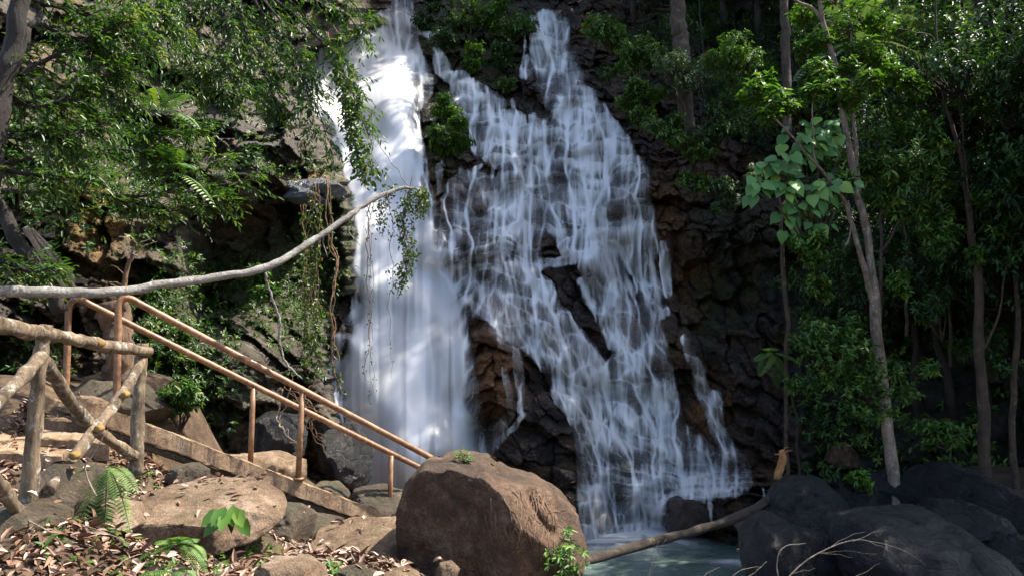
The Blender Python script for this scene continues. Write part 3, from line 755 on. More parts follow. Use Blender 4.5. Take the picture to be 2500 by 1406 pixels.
boulder([(985, 1330), (986, 1262), (1012, 1180), (1050, 1132), (1105, 1118), (1185, 1120), (1238, 1150), (1305, 1166), (1372, 1207), (1418, 1258), (1425, 1315), (1410, 1400), (1380, 1470), (1060, 1470), (1000, 1415)], 6.6, .85, M_bold,
        'big rounded brown boulder standing in front of the waterfall at the end of the handrails', seed=3, rough=.05, cuts=1, sub=6, pw=.52, planes=[(-.45, -.88, -.05, .58), (.70, -.55, .45, .74), (.3, -.9, -.3, .70)])
boulder([(298, 1285), (325, 1215), (420, 1190), (590, 1182), (665, 1232), (674, 1275), (640, 1310), (520, 1330), (400, 1335), (320, 1320)], 5.7, .55, M_slab,
        'flat sunlit slab of pinkish stone among dry leaves below the stair', seed=8, rough=.06, cuts=2, sub=6, pw=.45, tilt=.55, planes=[(.02, -.22, 1, .35), (.0, -1, -.12, .6), (.8, -.5, .1, .7)])
boulder([(752, 1312), (835, 1284), (980, 1282), (1000, 1330), (990, 1400), (900, 1385), (800, 1345)], 6.9, .5, M_slab, 'flat brown stone wedged against the big boulder, under the foot of the stair', seed=11, cuts=2, pw=.5, tilt=.55, planes=[(-.1, -.25, 1, .35), (-.3, -1, -.2, .6)])
und = [([(505, 1150), (545, 1112), (660, 1106), (735, 1130), (742, 1200), (620, 1215), (520, 1200)], 10.3, .6, 'large pale brown flat rock seen between the handrail posts'),
       ([(415, 1160), (430, 1138), (470, 1130), (500, 1150), (498, 1185), (420, 1186)], 7.4, .25, 'small green-stained rock just under the concrete beam'),
       ([(640, 1275), (660, 1232), (720, 1236), (765, 1262), (750, 1330), (680, 1335), (645, 1310)], 7.4, .4, 'dark brown rock in the gap right of the pink slab'),
       ([(690, 1262), (760, 1258), (830, 1276), (845, 1305), (790, 1330), (705, 1310)], 8.4, .4, 'brown rock with orange stain under the middle of the concrete beam'),
       ([(850, 1230), (870, 1195), (930, 1188), (990, 1205), (1000, 1290), (870, 1280)], 10.6, .5, 'rounded grey rock behind the last handrail post'),
       ([(755, 1215), (775, 1180), (820, 1178), (850, 1210), (840, 1250), (770, 1240)], 10.4, .4, 'small rock behind the beam between the two far posts'),
       ([(600, 1040), (650, 1005), (720, 1015), (745, 1060), (735, 1120), (640, 1125), (602, 1095)], 12.0, .6, 'dark wet rock at the cliff foot behind the middle post'),
       ([(780, 1120), (800, 1050), (860, 1030), (905, 1085), (900, 1180), (830, 1200)], 12.8, .6, 'black wet rock where the plunge lands, behind the handrails'),
       ([(85, 1290), (95, 1160), (150, 1130), (225, 1150), (240, 1230), (220, 1310), (120, 1330)], 5.1, .35, 'mossy upright rock between the two fence posts'),
       ([(-60, 1330), (-30, 1250), (60, 1232), (130, 1260), (140, 1340), (20, 1360)], 4.6, .35, 'earthy rock at the foot of the near fence post'),
       ([(230, 1270), (250, 1225), (310, 1235), (330, 1290), (290, 1330), (235, 1325)], 5.2, .3, 'rough yellow rock at the left end of the pink slab'),
       ([(120, 1010), (130, 985), (200, 965), (260, 985), (262, 1030), (130, 1045)], 8.6, .35, 'squared stone beside the upper steps'),
       ([(175, 960), (230, 925), (330, 940), (425, 1020), (420, 1050), (300, 1045), (190, 1010)], 9.3, .6, 'long sloping grey rock behind the upper steps'),
       ([(610, 1420), (650, 1372), (740, 1368), (800, 1400), (790, 1450), (640, 1460)], 4.6, .25, 'low yellowish stone half buried in leaves at the bottom edge'),
       ([(1060, 1410), (1070, 1378), (1100, 1372), (1122, 1390), (1115, 1425)], 5.2, .1, 'small pinkish stone in front of the big boulder'),
       ([(820, 1440), (830, 1392), (870, 1382), (905, 1410), (900, 1450)], 5.1, .2, 'small mossy stone at the bottom edge left of the boulder'),
       ([(930, 1430), (940, 1398), (980, 1390), (1020, 1405), (1030, 1440)], 5.3, .18, 'small pale stone in front of the boulder left corner')]
for n_, (ol, d, th_, lb) in enumerate(und):
    boulder(ol, d, th_, M_slab if n_ in (0, 11, 13, 14, 16, 10) else (M_dark if n_ in (6, 7) else M_under), lb, seed=20 + n_, cuts=6, sub=5, name='rock', cat='rock')
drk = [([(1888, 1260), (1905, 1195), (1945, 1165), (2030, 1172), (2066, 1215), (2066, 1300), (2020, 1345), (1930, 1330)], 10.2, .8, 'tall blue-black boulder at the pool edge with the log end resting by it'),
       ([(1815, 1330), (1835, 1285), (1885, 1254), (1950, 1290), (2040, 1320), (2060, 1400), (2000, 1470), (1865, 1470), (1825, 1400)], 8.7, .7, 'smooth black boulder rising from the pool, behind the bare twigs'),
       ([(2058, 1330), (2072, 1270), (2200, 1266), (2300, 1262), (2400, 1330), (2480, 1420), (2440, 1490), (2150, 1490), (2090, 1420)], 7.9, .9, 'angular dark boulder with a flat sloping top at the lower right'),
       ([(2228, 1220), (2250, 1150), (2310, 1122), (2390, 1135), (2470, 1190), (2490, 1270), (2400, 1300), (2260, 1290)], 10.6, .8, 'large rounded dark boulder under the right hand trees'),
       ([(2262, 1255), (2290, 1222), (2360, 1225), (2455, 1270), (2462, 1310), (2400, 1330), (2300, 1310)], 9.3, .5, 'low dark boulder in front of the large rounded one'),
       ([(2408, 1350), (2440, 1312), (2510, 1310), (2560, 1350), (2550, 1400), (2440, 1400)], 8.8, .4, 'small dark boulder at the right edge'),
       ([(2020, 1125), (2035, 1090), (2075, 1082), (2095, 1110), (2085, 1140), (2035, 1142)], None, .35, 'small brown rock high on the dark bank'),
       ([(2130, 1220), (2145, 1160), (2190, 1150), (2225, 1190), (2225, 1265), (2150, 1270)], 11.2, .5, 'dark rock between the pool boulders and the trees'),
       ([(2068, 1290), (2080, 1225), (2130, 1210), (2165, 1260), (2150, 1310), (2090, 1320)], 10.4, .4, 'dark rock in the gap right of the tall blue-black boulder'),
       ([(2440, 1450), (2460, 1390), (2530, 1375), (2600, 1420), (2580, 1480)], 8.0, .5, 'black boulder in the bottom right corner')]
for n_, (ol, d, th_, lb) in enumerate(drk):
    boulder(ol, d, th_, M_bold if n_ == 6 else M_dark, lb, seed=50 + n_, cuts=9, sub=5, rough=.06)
wetb = [([(1628, 1270), (1640, 1222), (1690, 1204), (1732, 1225), (1735, 1285), (1680, 1300), (1632, 1295)], 15.2, .5, 'wet brown rock at the cascade foot, left of the pair by the pool'),
        ([(1730, 1240), (1745, 1190), (1800, 1175), (1850, 1200), (1862, 1255), (1800, 1290), (1740, 1285)], 15.0, .5, 'wet brown rock at the cascade foot, right of the pair by the pool'),
        ([(1800, 1290), (1830, 1262), (1880, 1270), (1890, 1310), (1820, 1325)], 12.6, .4, 'low wet rock under the fallen log')]
M_wetb = rock_mat('wet_brown_rock', ((.018, .011, .008), (.05, .03, .022), (.11, .075, .055)), moss=(.03, .03, .01), moss_amt=.2, rough=(.15, .5), crack=.15, scale=1.5)
for n_, (ol, d, th_, lb) in enumerate(wetb):
    boulder(ol, d, th_, M_wetb, lb, seed=70 + n_, cuts=5, name='rock', cat='rock')

# slate slabs sticking out of the left cliff beside the plunge, ledge block in the falls
M_slate = rock_mat('wet_slate', ((.03, .032, .04), (.075, .08, .095), (.15, .155, .17)), moss_amt=.1, rough=(.2, .5), crack=.05, scale=1.5)
for n_, (ol, d, lb) in enumerate([([(705, 470), (740, 440), (800, 438), (850, 462), (800, 478), (750, 490)], 14.2, 'upper thin slate slab jutting out of the cliff beside the plunge'),
                                  ([(700, 490), (720, 465), (770, 470), (800, 492), (760, 500)], 14.0, 'lower thin slate slab jutting out of the cliff beside the plunge')]):
    boulder(ol, d, .7, M_slate, lb, seed=90 + n_, cuts=3, name='slate_slab', cat='rock', tilt=1.0)

# ================================================================ fence, rails, stair
M_log = bark_mat('weathered_log', (.040, .024, .011), (.28, .20, .12), 1.0, lichen=.8, lich_col=(.46, .44, .38))
M_knot = bark_mat('cut_knot', (.22, .12, .03), (.42, .27, .08), 2.0)
fence = empty('log_fence', P(200, 1180, 5.5), 'rustic log fence with crossed braces at the top of the stair', 'fence')
def log(name, pts, n=26, wob=.26, seed=0):
    c, r = pxline(pts, n); r = r * .76
    b = MB(); b.tube(c, r, 14, wob=wob, seed=seed); return b.build(name, M_log, fence)
log('post', [(112, 792, 4.72, .048), (100, 860, 4.72, .052), (84, 1040, 4.75, .056), (62, 1290, 4.8, .068)], seed=1)
log('post', [(347, 838, 6.4, .056), (340, 960, 6.4, .062), (330, 1160, 6.4, .068)], seed=2)
log('rail', [(-200, 765, 3.5, .062), (-60, 782, 4.0, .062), (60, 806, 4.5, .058), (128, 818, 4.8, .056)], seed=3)
log('rail', [(122, 816, 4.82, .052), (240, 840, 5.5, .056), (362, 858, 6.4, .062)], seed=4)
log('brace', [(112, 880, 4.82, .046), (170, 975, 5.2, .05), (235, 1048, 5.65, .05), (330, 1115, 6.3, .05)], seed=5)
log('brace', [(346, 880, 6.32, .05), (300, 960, 5.9, .052), (236, 1045, 5.55, .052), (120, 1195, 4.85, .05)], seed=6)
log('brace', [(104, 868, 4.7, .048), (40, 935, 4.35, .05), (-60, 1030, 3.9, .052), (-160, 1120, 3.5, .05)], seed=7)
log('brace', [(-140, 1060, 3.6, .05), (-20, 1165, 4.1, .05), (50, 1262, 4.6, .05)], seed=8)
for px0, py0, d0 in ((240, 838, 5.41), (302, 963, 5.82), (178, 1112, 5.08), (238, 1046, 5.46)):
    c = np.array(P(px0, py0, d0)); b = MB(); b.tube([c + (0, .05, 0), c + (0, 0, 0), c + (0, -.015, -.002)], [.026, .026, .020], 12, wob=.15); b.build('knot', M_knot, fence)

t = NT('rusty_paint')
n1 = t.noise(t.pos(), 18, 7, .7); n2 = t.noise(t.pos(), 3, 4, .6)
M_rail = t.out(t.pbr(t.ramp(t.math('ADD', t.math('MULTIPLY', n1, .6), t.math('MULTIPLY', n2, .4)), [(.34, (.06, .028, .015)), (.50, (.21, .098, .042)), (.66, (.34, .20, .11))]), t.ramp(n1, [(.3, .35), (.7, .65)]), t.bump(n1, .25, .008)))
def rail(label, low, bend, end, posts, rad=.036):
    root = empty('handrail', P(*low), label, 'handrail')
    c, _ = pxline([(*p, 0) for p in [low] + bend], 26)
    e = np.array(P(*end))
    pts = np.concatenate([c, c[-1] + (e - c[-1]) * np.linspace(.04, 1, 24)[:, None]])
    b = MB(); b.tube(pts, rad, 14); b.build('top_rail', M_rail, root)
    for (ax, ay, bx, by, d) in posts:
        b = MB(); b.tube([P(ax, ay, d), P((ax + bx) / 2, (ay + by) / 2, d), P(bx, by, d)], rad * .92, 12); b.build('post', M_rail, root)
        pl = np.array(P(bx, by, d)); b = MB(); b.tube([pl + (0, 0, -.01), pl + (0, 0, .012)], .07, 12); b.build('base_plate', M_rail, root)
    return root
rail('near rusty pipe handrail of the stair, the one in front', (284, 1000, 7.85), [(287, 860, 7.85), (289, 760, 7.85), (292, 740, 7.855), (304, 728, 7.88), (322, 731, 7.91), (335, 738, 7.94)], (1085, 1134, 9.68),
     [(738, 957, 728, 1168, 8.80)])
rail('far rusty pipe handrail of the stair, the lower one behind', (160, 975, 8.6), [(164, 860, 8.6), (167, 762, 8.6), (170, 744, 8.605), (183, 731, 8.62), (203, 734, 8.65), (216, 741, 8.68)], (1060, 1158, 10.9),
     [(618, 947, 611, 1140, 9.62), (955, 1112, 951, 1262, 10.5)])

M_conc = rock_mat('stained_concrete', ((.13, .068, .030), (.32, .20, .11), (.50, .36, .23)), moss=(.09, .085, .02), moss_amt=.3, rough=(.7, .95), crack=.0, scale=2.6, lichen=.35, bumpd=.03)
def beam(b, p0, p1, wv, hgt, off=0.0, n=40, rough=.012, seed=0):
    """square beam with slightly broken arrises; p0, p1 lie on its upper near edge, wv is the vector across it"""
    p0, p1, wv = np.array(p0), np.array(p1), np.array(wv)
    s_ = np.linspace(0, 1, n)[:, None]; c = p0 + (p1 - p0) * s_
    be = .012; wl = np.linalg.norm(wv); wu = wv / wl; up = np.array([0, 0, 1.0])
    prof = [(be, 0), (wl - be, 0), (wl, -be), (wl, -hgt + be), (wl - be, -hgt), (be, -hgt), (0, -hgt + be), (0, -be)]
    rings = []
    for k_, (a, h_) in enumerate(prof):
        nz_ = rough * fbm(s_[:, 0] * n * .35 + k_ * 5, np.full(n, k_ * 1.0 + seed), seed=seed)
        rings.append(c + wu * (a + nz_)[:, None] + up * (h_ + off + nz_)[:, None])
    v_ = np.stack(rings, 1).reshape(-1, 3); m_ = len(prof)
    i_ = np.arange(n - 1)[:, None] * m_; j_ = np.arange(m_)[None]; k_ = (j_ + 1) % m_
    q_ = np.stack([i_ + j_, i_ + m_ + j_, i_ + m_ + k_, i_ + k_], -1).reshape(-1, 4)
    e_ = [[0, 1, 2, 3], [0, 3, 4, 7], [4, 5, 6, 7]]
    q_ = np.concatenate([q_, np.array(e_), np.array(e_)[:, ::-1] + (n - 1) * m_])
    b.add(v_, q_)
stair = empty('concrete_staircase', P(620, 1180, 9.2), 'concrete stair beam with steps running down behind the fence towards the boulder', 'staircase')
A0, A1 = P(190, 968, 7.55), P(985, 1268, 9.5)
LV = np.array((-.86, .78, 0)) ; LVn = LV / np.linalg.norm(LV)
b = MB(); beam(b, A0, A1, LVn * .16, .19, seed=1, n=90); b.build('stringer', M_conc, stair, smooth=False)
b = MB(); beam(b, np.array(A0) + LVn * .03 + (0, 0, -.192), np.array(A1) + LVn * .03 + (0, 0, -.192), LVn * .1, .07, seed=2, n=60); b.build('shadow_ledge', M_under, stair, smooth=False)  # thin ledge in a darker material, standing for the shadow strip under the stringer
o2 = LVn * 1.15
b = MB(); beam(b, np.array(A0) + o2, np.array(A1) + o2, LVn * .16, .19, seed=3, n=60); b.build('stringer', M_conc, stair, smooth=False)
for k_ in range(12):
    f_ = (k_ + .5) / 12
    c_ = np.array(A0) + (np.array(A1) - np.array(A0)) * f_ + LVn * .163 + (0, 0, -.08)
    run = np.array(A1) - np.array(A0); run[2] = 0; run = unit(run)
    b = MB(); beam(b, c_ - run * .0, c_ + LVn * .98, run * .20, .05, n=8, seed=k_); b.build('tread', M_conc, stair, smooth=False)
land = empty('concrete_steps', P(120, 1120, 7.0), 'two rough concrete steps and landing behind the crossed fence braces', 'steps')
b = MB(); beam(b, P(-160, 1092, 6.6), P(150, 1112, 6.5), (-.3, 1.1, 0), .16, seed=5, n=40); b.build('landing', M_conc, land, smooth=False)
b = MB(); beam(b, P(92, 1068, 7.0), P(268, 1078, 6.9), (-.3, .6, 0), .17, seed=6, n=30); b.build('step', M_conc, land, smooth=False)
b = MB(); beam(b, P(100, 1020, 7.9), P(300, 1032, 7.8), (-.4, .6, 0), .17, seed=7, n=30); b.build('step', M_conc, land, smooth=False)

# ================================================================ dead wood
M_grey = bark_mat('grey_bare_branch', (.13, .11, .09), (.36, .34, .30), 1.4, lichen=.6, stretch=1.0, lich_col=(.52, .52, .48))
M_logb = bark_mat('mossy_fallen_log', (.016, .010, .006), (.065, .044, .026), 1.2, lichen=.5, lich_col=(.16, .13, .05))
M_orange = bark_mat('split_orange_wood', (.20, .075, .02), (.50, .25, .09), 1.5)
M_twig = bark_mat('pale_dead_twig', (.20, .15, .10), (.45, .37, .28), 2.0)
M_vine = bark_mat('brown_vine', (.09, .045, .022), (.28, .16, .09), 2.0)
br = empty('bare_branch', P(0, 712, 7.0), 'long bare grey branch reaching across in front of the cliff to the falls', 'branch')
c, r = pxline([(-120, 708, 6.7, .050), (0, 711, 6.9, .048), (150, 714, 7.2, .046), (280, 713, 7.5, .046), (400, 696, 7.8, .043), (520, 679, 8.1, .041), (645, 656, 8.4, .040), (725, 613, 8.7, .037), (800, 566, 9.0, .034), (860, 521, 9.2, .032), (910, 488, 9.4, .030), (965, 464, 9.6, .025), (1000, 458, 9.7, .018), (1040, 474, 9.8, .010)], 90)
b = MB(); b.tube(c + .012 * np.stack([fbm(np.arange(90) * .5, np.zeros(90) + k_, seed=120 + k_) for k_ in range(3)], -1), r, 12, wob=.2, seed=9); b.build('limb', M_grey, br)
def twig(root, mat, pts, n=24, wig=.01, name='twig', seed=0, seg=6):
    c, r = pxline(pts, n)
    c = c + wig * np.stack([fbm(np.arange(n) * .45 + seed, np.zeros(n) + k_ + seed, seed=130 + k_) for k_ in range(3)], -1) * np.minimum(1, np.arange(n) / 3)[:, None]
    b = MB(); b.tube(c, r, seg); return b.build(name, mat, root)
twig(br, M_grey, [(648, 665, 8.4, .014), (668, 735, 8.5, .013), (685, 800, 8.6, .012), (695, 870, 8.6, .011), (735, 925, 8.6, .006)], 30, .03, seed=1)
twig(br, M_grey, [(862, 524, 9.2, .010), (850, 560, 9.25, .007), (878, 600, 9.25, .004)], 14, .01, seed=2)
twig(br, M_grey, [(1000, 458, 9.7, .008), (960, 400, 9.8, .006), (905, 330, 9.9, .004)], 14, .02, seed=3)
twig(br, M_grey, [(798, 568, 9.0, .010), (790, 590, 9.0, .008), (800, 628, 9.0, .003)], 10, .01, seed=4)
lg = empty('fallen_log', P(1650, 1310, 9.0), 'mossy fallen log slanting across the pool in front of the cascade', 'log')
c, r = pxline([(1380, 1382, 7.4, .052), (1410, 1374, 7.6, .052), (1534, 1338, 8.4, .056), (1672, 1302, 9.2, .062), (1800, 1262, 10.0, .068), (1868, 1226, 10.5, .07), (1900, 1185, 10.8, .066)], 50)
b = MB(); b.tube(c, r * .84, 14, wob=.3, seed=4); b.build('trunk', M_logb, lg)
c, r = pxline([(1896, 1170, 10.9, .045), (1904, 1140, 10.9, .058), (1911, 1116, 10.9, .05), (1908, 1098, 10.9, .03)], 14)
b = MB(); b.tube(c, r, 10, wob=.3, seed=5)
for e in [(1935, 1100), (1890, 1108), (1925, 1092)]:
    c, r = pxline([(1909, 1108, 10.9, .014), ((1909 + e[0]) / 2, e[1], 10.9, .009), (e[0], e[1], 10.85, .003)], 8); b.tube(c, r, 5)
tag(b.build('broken_root', M_orange), 'orange splintered root sticking up behind the end of the fallen log', 'root')
tw = empty('dead_twig', P(1900, 1400, 6.5), 'pale bare forked twig standing before the dark boulders at lower right', 'twig')
main = [[(1895, 1440, 6.4, .007), (1960, 1372, 6.5, .006), (2040, 1330, 6.6, .005), (2110, 1318, 6.7, .004), (2200, 1340, 6.8, .002), (2260, 1380, 6.9, .001)], [(1905, 1425, 6.4, .006), (1898, 1370, 6.4, .005), (1915, 1335, 6.4, .004), (1970, 1325, 6.4, .0015)],
        [(2020, 1340, 6.6, .003), (2080, 1305, 6.6, .002), (2115, 1298, 6.6, .001)], [(2080, 1322, 6.65, .003), (2130, 1300, 6.7, .002), (2160, 1292, 6.7, .001)], [(1960, 1372, 6.5, .003), (2010, 1350, 6.5, .002), (2080, 1360, 6.5, .001)],
        [(2000, 1348, 6.5, .002), (2060, 1345, 6.5, .001), (2140, 1352, 6.5, .001)], [(1930, 1400, 6.4, .003), (1990, 1385, 6.4, .001)], [(2120, 1320, 6.7, .003), (2180, 1350, 6.75, .001), (2210, 1385, 6.75, .001)]]
for k_, m_ in enumerate(main): twig(tw, M_twig, m_, 18, .008, name='stem' if k_ < 2 else 'twig', seed=k_, seg=5)
tw = empty('dead_twig', P(1590, 1390, 6.5), 'thin pale twig leaning over the pool in front of the fallen log', 'twig')
twig(tw, M_twig, [(1575, 1420, 6.4, .004), (1592, 1370, 6.4, .003), (1610, 1318, 6.4, .002)], 12, .01); twig(tw, M_twig, [(1582, 1415, 6.4, .003), (1608, 1360, 6.4, .002), (1625, 1315, 6.4, .001)], 12, .01, seed=3)
tw = empty('dead_twig', P(1800, 1400, 6.2), 'low spray of bare twigs at the bottom edge beside the pool', 'twig')
for k_, m_ in enumerate([[(1770, 1430, 6.0, .004), (1800, 1395, 6.0, .003), (1860, 1382, 6.0, .001)], [(1790, 1430, 6.0, .004), (1840, 1400, 6.0, .003), (1872, 1370, 6.0, .001)], [(1700, 1425, 6.0, .003), (1735, 1395, 6.0, .002), (1755, 1385, 6.0, .001)], [(2060, 1420, 6.0, .003), (2120, 1390, 6.0, .002), (2145, 1375, 6.0, .001)]]): twig(tw, M_twig, m_, 12, .01, seed=k_)
# dead stump with sun-bleached fork behind the top of the rails
sp_ = empty('dead_sapling', P(305, 730, 9.2), 'dead sapling with a sun-bleached forked top behind the grey branch', 'sapling')
twig(sp_, M_vine, [(300, 760, 9.2, .035), (310, 690, 9.2, .03), (318, 630, 9.2, .022), (330, 590, 9.2, .012)], 16, .03, name='stem', seed=4)
for k_, m_ in enumerate([[(318, 625, 9.2, .012), (345, 605, 9.15, .010), (384, 590, 9.1, .003)], [(318, 622, 9.2, .01), (340, 598, 9.15, .009), (365, 583, 9.1, .003)], [(320, 618, 9.2, .008), (335, 628, 9.1, .008), (350, 615, 9.1, .003)], [(316, 640, 9.2, .01), (300, 610, 9.2, .006), (292, 614, 9.2, .003)], [(306, 700, 9.2, .014), (270, 690, 9.2, .01), (250, 720, 9.2, .006)], [(312, 680, 9.2, .01), (290, 655, 9.2, .006), (268, 650, 9.2, .003)]]):
    twig(sp_, M_twig if k_ < 3 else M_vine, m_, 12, .015, seed=k_)
st_ = MB(); c, r = pxline([(270, 740, 9.4, .16), (282, 800, 9.4, .15), (300, 880, 9.4, .17), (285, 960, 9.4, .2)], 20); st_.tube(c, r, 14, wob=.5, seed=8)
tag(st_.build('tree_stump', bark_mat('rotten_stump', (.05, .03, .018), (.22, .13, .075), 1.0, stretch=.3)), 'rotten brown stump behind the top of the near handrail', 'stump')
for k_, (pts, lb) in enumerate([([(62, 555, 8.2, .030), (100, 620, 8.25, .028), (150, 690, 8.3, .026), (185, 735, 8.3, .026)], 'leftmost of three bare poles leaning on the ochre rock'), ([(70, 560, 8.25, .02), (115, 615, 8.3, .022), (165, 680, 8.35, .02), (200, 725, 8.4, .02)], 'middle of three bare poles leaning on the ochre rock'), ([(76, 560, 8.3, .018), (110, 595, 8.35, .02), (160, 655, 8.4, .02), (180, 690, 8.45, .018)], 'rightmost of three bare poles leaning on the ochre rock')]):
    c, r = pxline(pts, 20); b = MB(); b.tube(c, r, 8, wob=.2, seed=k_); tag(b.build('leaning_pole', M_twig), lb, 'pole', 'poles leaning on the ochre rock')
# ================================================================ vegetation
from mathutils.bvhtree import BVHTree
def rvec(n): return unit(RNG.normal(size=(n, 3)))

L_shade = leaf_mat('shade_leaf', (.022, .064, .011), (.075, .165, .024), (.19, .28, .04), .5, .35)
L_sunny = leaf_mat('sunny_leaf', (.015, .048, .007), (.050, .122, .015), (.16, .215, .024), .42, .45, dead=(.30, .12, .02))
L_fresh = leaf_mat('fresh_leaf', (.035, .095, .012), (.085, .19, .022), (.19, .30, .035), .48, .42)
L_pale = leaf_mat('pale_leaf', (.040, .080, .030), (.10, .16, .065), (.18, .24, .09), .52, .32)
L_big = leaf_mat('broad_leaf', (.05, .15, .035), (.10, .25, .065), (.25, .40, .07), .55, .35)
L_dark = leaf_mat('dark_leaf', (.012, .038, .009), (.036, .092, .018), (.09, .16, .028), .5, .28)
L_fern = leaf_mat('fern_leaf', (.05, .13, .018), (.11, .22, .035), (.20, .30, .06), .55, .45)
L_dead = NT('dead_leaf')
_c = L_dead.ramp(L_dead.attr('rnd'), [(0, (.070, .030, .014)), (.35, (.17, .085, .045)), (.7, (.30, .18, .115)), (1, (.46, .34, .25))])
L_dead = L_dead.out(L_dead.pbr(L_dead.mix(.4, _c, L_dead.ramp(L_dead.noise(L_dead.pos(), 40, 4, .6), [(.3, .5), (.7, 1.1)]), 'MULTIPLY'), .5))
B_pale = bark_mat('pale_trunk', (.09, .058, .04), (.28, .21, .16), 1.0, lichen=.5)
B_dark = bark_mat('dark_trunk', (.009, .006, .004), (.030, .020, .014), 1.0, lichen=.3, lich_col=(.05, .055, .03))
B_brown = bark_mat('brown_trunk', (.022, .013, .008), (.085, .052, .032), 1.0, lichen=.4, lich_col=(.18, .17, .12))

def rosette(ml, mt, tips, dirs, roots, k=8, L=.12, W=.36, tr=.004, lo=.0, spread=.9, rootr=None):
    """leafy twigs: a twig from each root to its tip with k leaves round its end"""
    n = len(tips)
    if n == 0: return
    dirs = unit(dirs)
    kk = np.repeat(np.arange(n), k)
    rv = rvec(n * k)
    d = dirs[kk]
    rad = unit(rv - d * (rv * d).sum(1)[:, None])
    back = (RNG.random(n * k) ** 1.5)[:, None]
    tw = tips - roots
    base = tips[kk] - unit(tw)[kk] * back * L * 1.3
    ax = unit(d * (.55 - .3 * back) + rad * spread + np.array([0, 0, -.12 - lo]))
    nm = unit(d * .8 + np.array([0, 0, .9]) - ax * .3 + .25 * rvec(n * k))
    ml.leaves(base, ax, nm, L * RNG.uniform(.6, 1.15, n * k), L * W * RNG.uniform(.8, 1.2, n * k), rnd=np.clip(RNG.normal(.42, .2, n)[kk] + RNG.normal(0, .13, n * k), 0, .96) + (RNG.random(n * k) < .012) * .04)
    if mt is not None:
        for i in range(n):
            m = (roots[i] + tips[i]) / 2 + RNG.normal(0, .04, 3) * np.linalg.norm(tw[i])
            mt.tube([roots[i], m, tips[i]], [tr * 1.6, tr * 1.2, tr * .5], 3, caps=False)

def clump(ml, mt, c, r, n, L=.12, k=8, W=.36, flat=.75, tr=.004, up=.5, root=None, twig_every=1):
    """a ball of leafy twigs, fuller on its outside and top"""
    d = rvec(n); d[:, 2] = d[:, 2] * .8 + .15
    rr = RNG.random(n) ** .45
    off = d * rr[:, None] * np.array([1, 1, flat]) * r
    tips = np.array(c) + off
    rt = np.array(c) - np.array([0, 0, r * .45]) if root is None else np.array(root)
    roots = rt + off * .45 + RNG.normal(0, .05 * r, (n, 3))
    rosette(ml, None, tips, d + np.array([0, 0, up]), roots, k, L, W)
    if mt is not None:
        for i in range(0, n, twig_every):
            mt.tube([rt, (rt * .45 + roots[i] * .55) + RNG.normal(0, .05 * r, 3), tips[i]], [tr * 2.2, tr * 1.5, tr * .6], 3, caps=False)

def spray(ml, mt, path, nside, slen, L, W=.3, droop=.5, k=9, n=30, wig=.03, rad=None, taper=True):
    """a branch along (px, py, depth, radius) rows with side twigs carrying alternate leaves"""
    c, r = pxline(path, n)
    c = c + wig * np.stack([fbm(np.arange(n) * .3 + RNG.random() * 99, np.zeros(n) + q_, seed=140 + q_) for q_ in range(3)], -1)
    mt.tube(c, r, 6)
    tan = unit(np.gradient(c, axis=0))
    for s_ in np.sort(RNG.random(nside)) ** .75:
        i = min(n - 1, int(s_ * (n - 1)))
        d = unit(tan[i] * .55 + rvec(1)[0] * np.array([1, 1, .7]))
        ln = slen * RNG.uniform(.45, 1.2) * (1 - .35 * s_ if taper else 1)
        m = 7
        ts = np.linspace(0, 1, m)[:, None]
        p = c[i] + d * ts * ln + np.array([0, 0, -1]) * droop * ln * ts ** 2 * .8 + RNG.normal(0, .012, (m, 3)) * ts
        mt.tube(p, np.linspace(max(.0035, r[i] * .3), .0015, m), 4, caps=False)
        tt = unit(np.gradient(p, axis=0))
        t_ = np.linspace(.22, 1, k); idx = np.minimum((t_ * (m - 1)).astype(int), m - 2); fr = (t_ * (m - 1) - idx)[:, None]
        b = p[idx] * (1 - fr) + p[np.minimum(idx + 1, m - 1)] * fr
        tg = tt[idx]
        up = unit(np.array([0, 0, 1.0]) + .4 * rvec(k))
        sd_ = unit(np.cross(tg, up)) * np.where(np.arange(k) % 2, 1, -1)[:, None]
        sd_[-1] *= .1
        ax = unit(tg * .75 + sd_ * .8 + np.array([0, 0, -.25 * droop]) + .25 * rvec(k))
        ml.leaves(b, ax, unit(up + .35 * rvec(k)), L * RNG.uniform(.6, 1.15, k), L * W * RNG.uniform(.8, 1.15, k), rnd=np.clip(RNG.normal(.45, .2) + RNG.normal(0, .14, k), 0, .96) + (RNG.random(k) < .012) * .04)

def plant(name, base, label, cat, group=None): return empty(name, base, label, cat, group)

def fin(root, ml, mt, lmat, bmat, crown='crown', trunk='trunk'):
    if mt is not None and mt.n: mt.build(trunk, bmat, root)
    if ml is not None and ml.n: ml.build(crown, lmat, root)

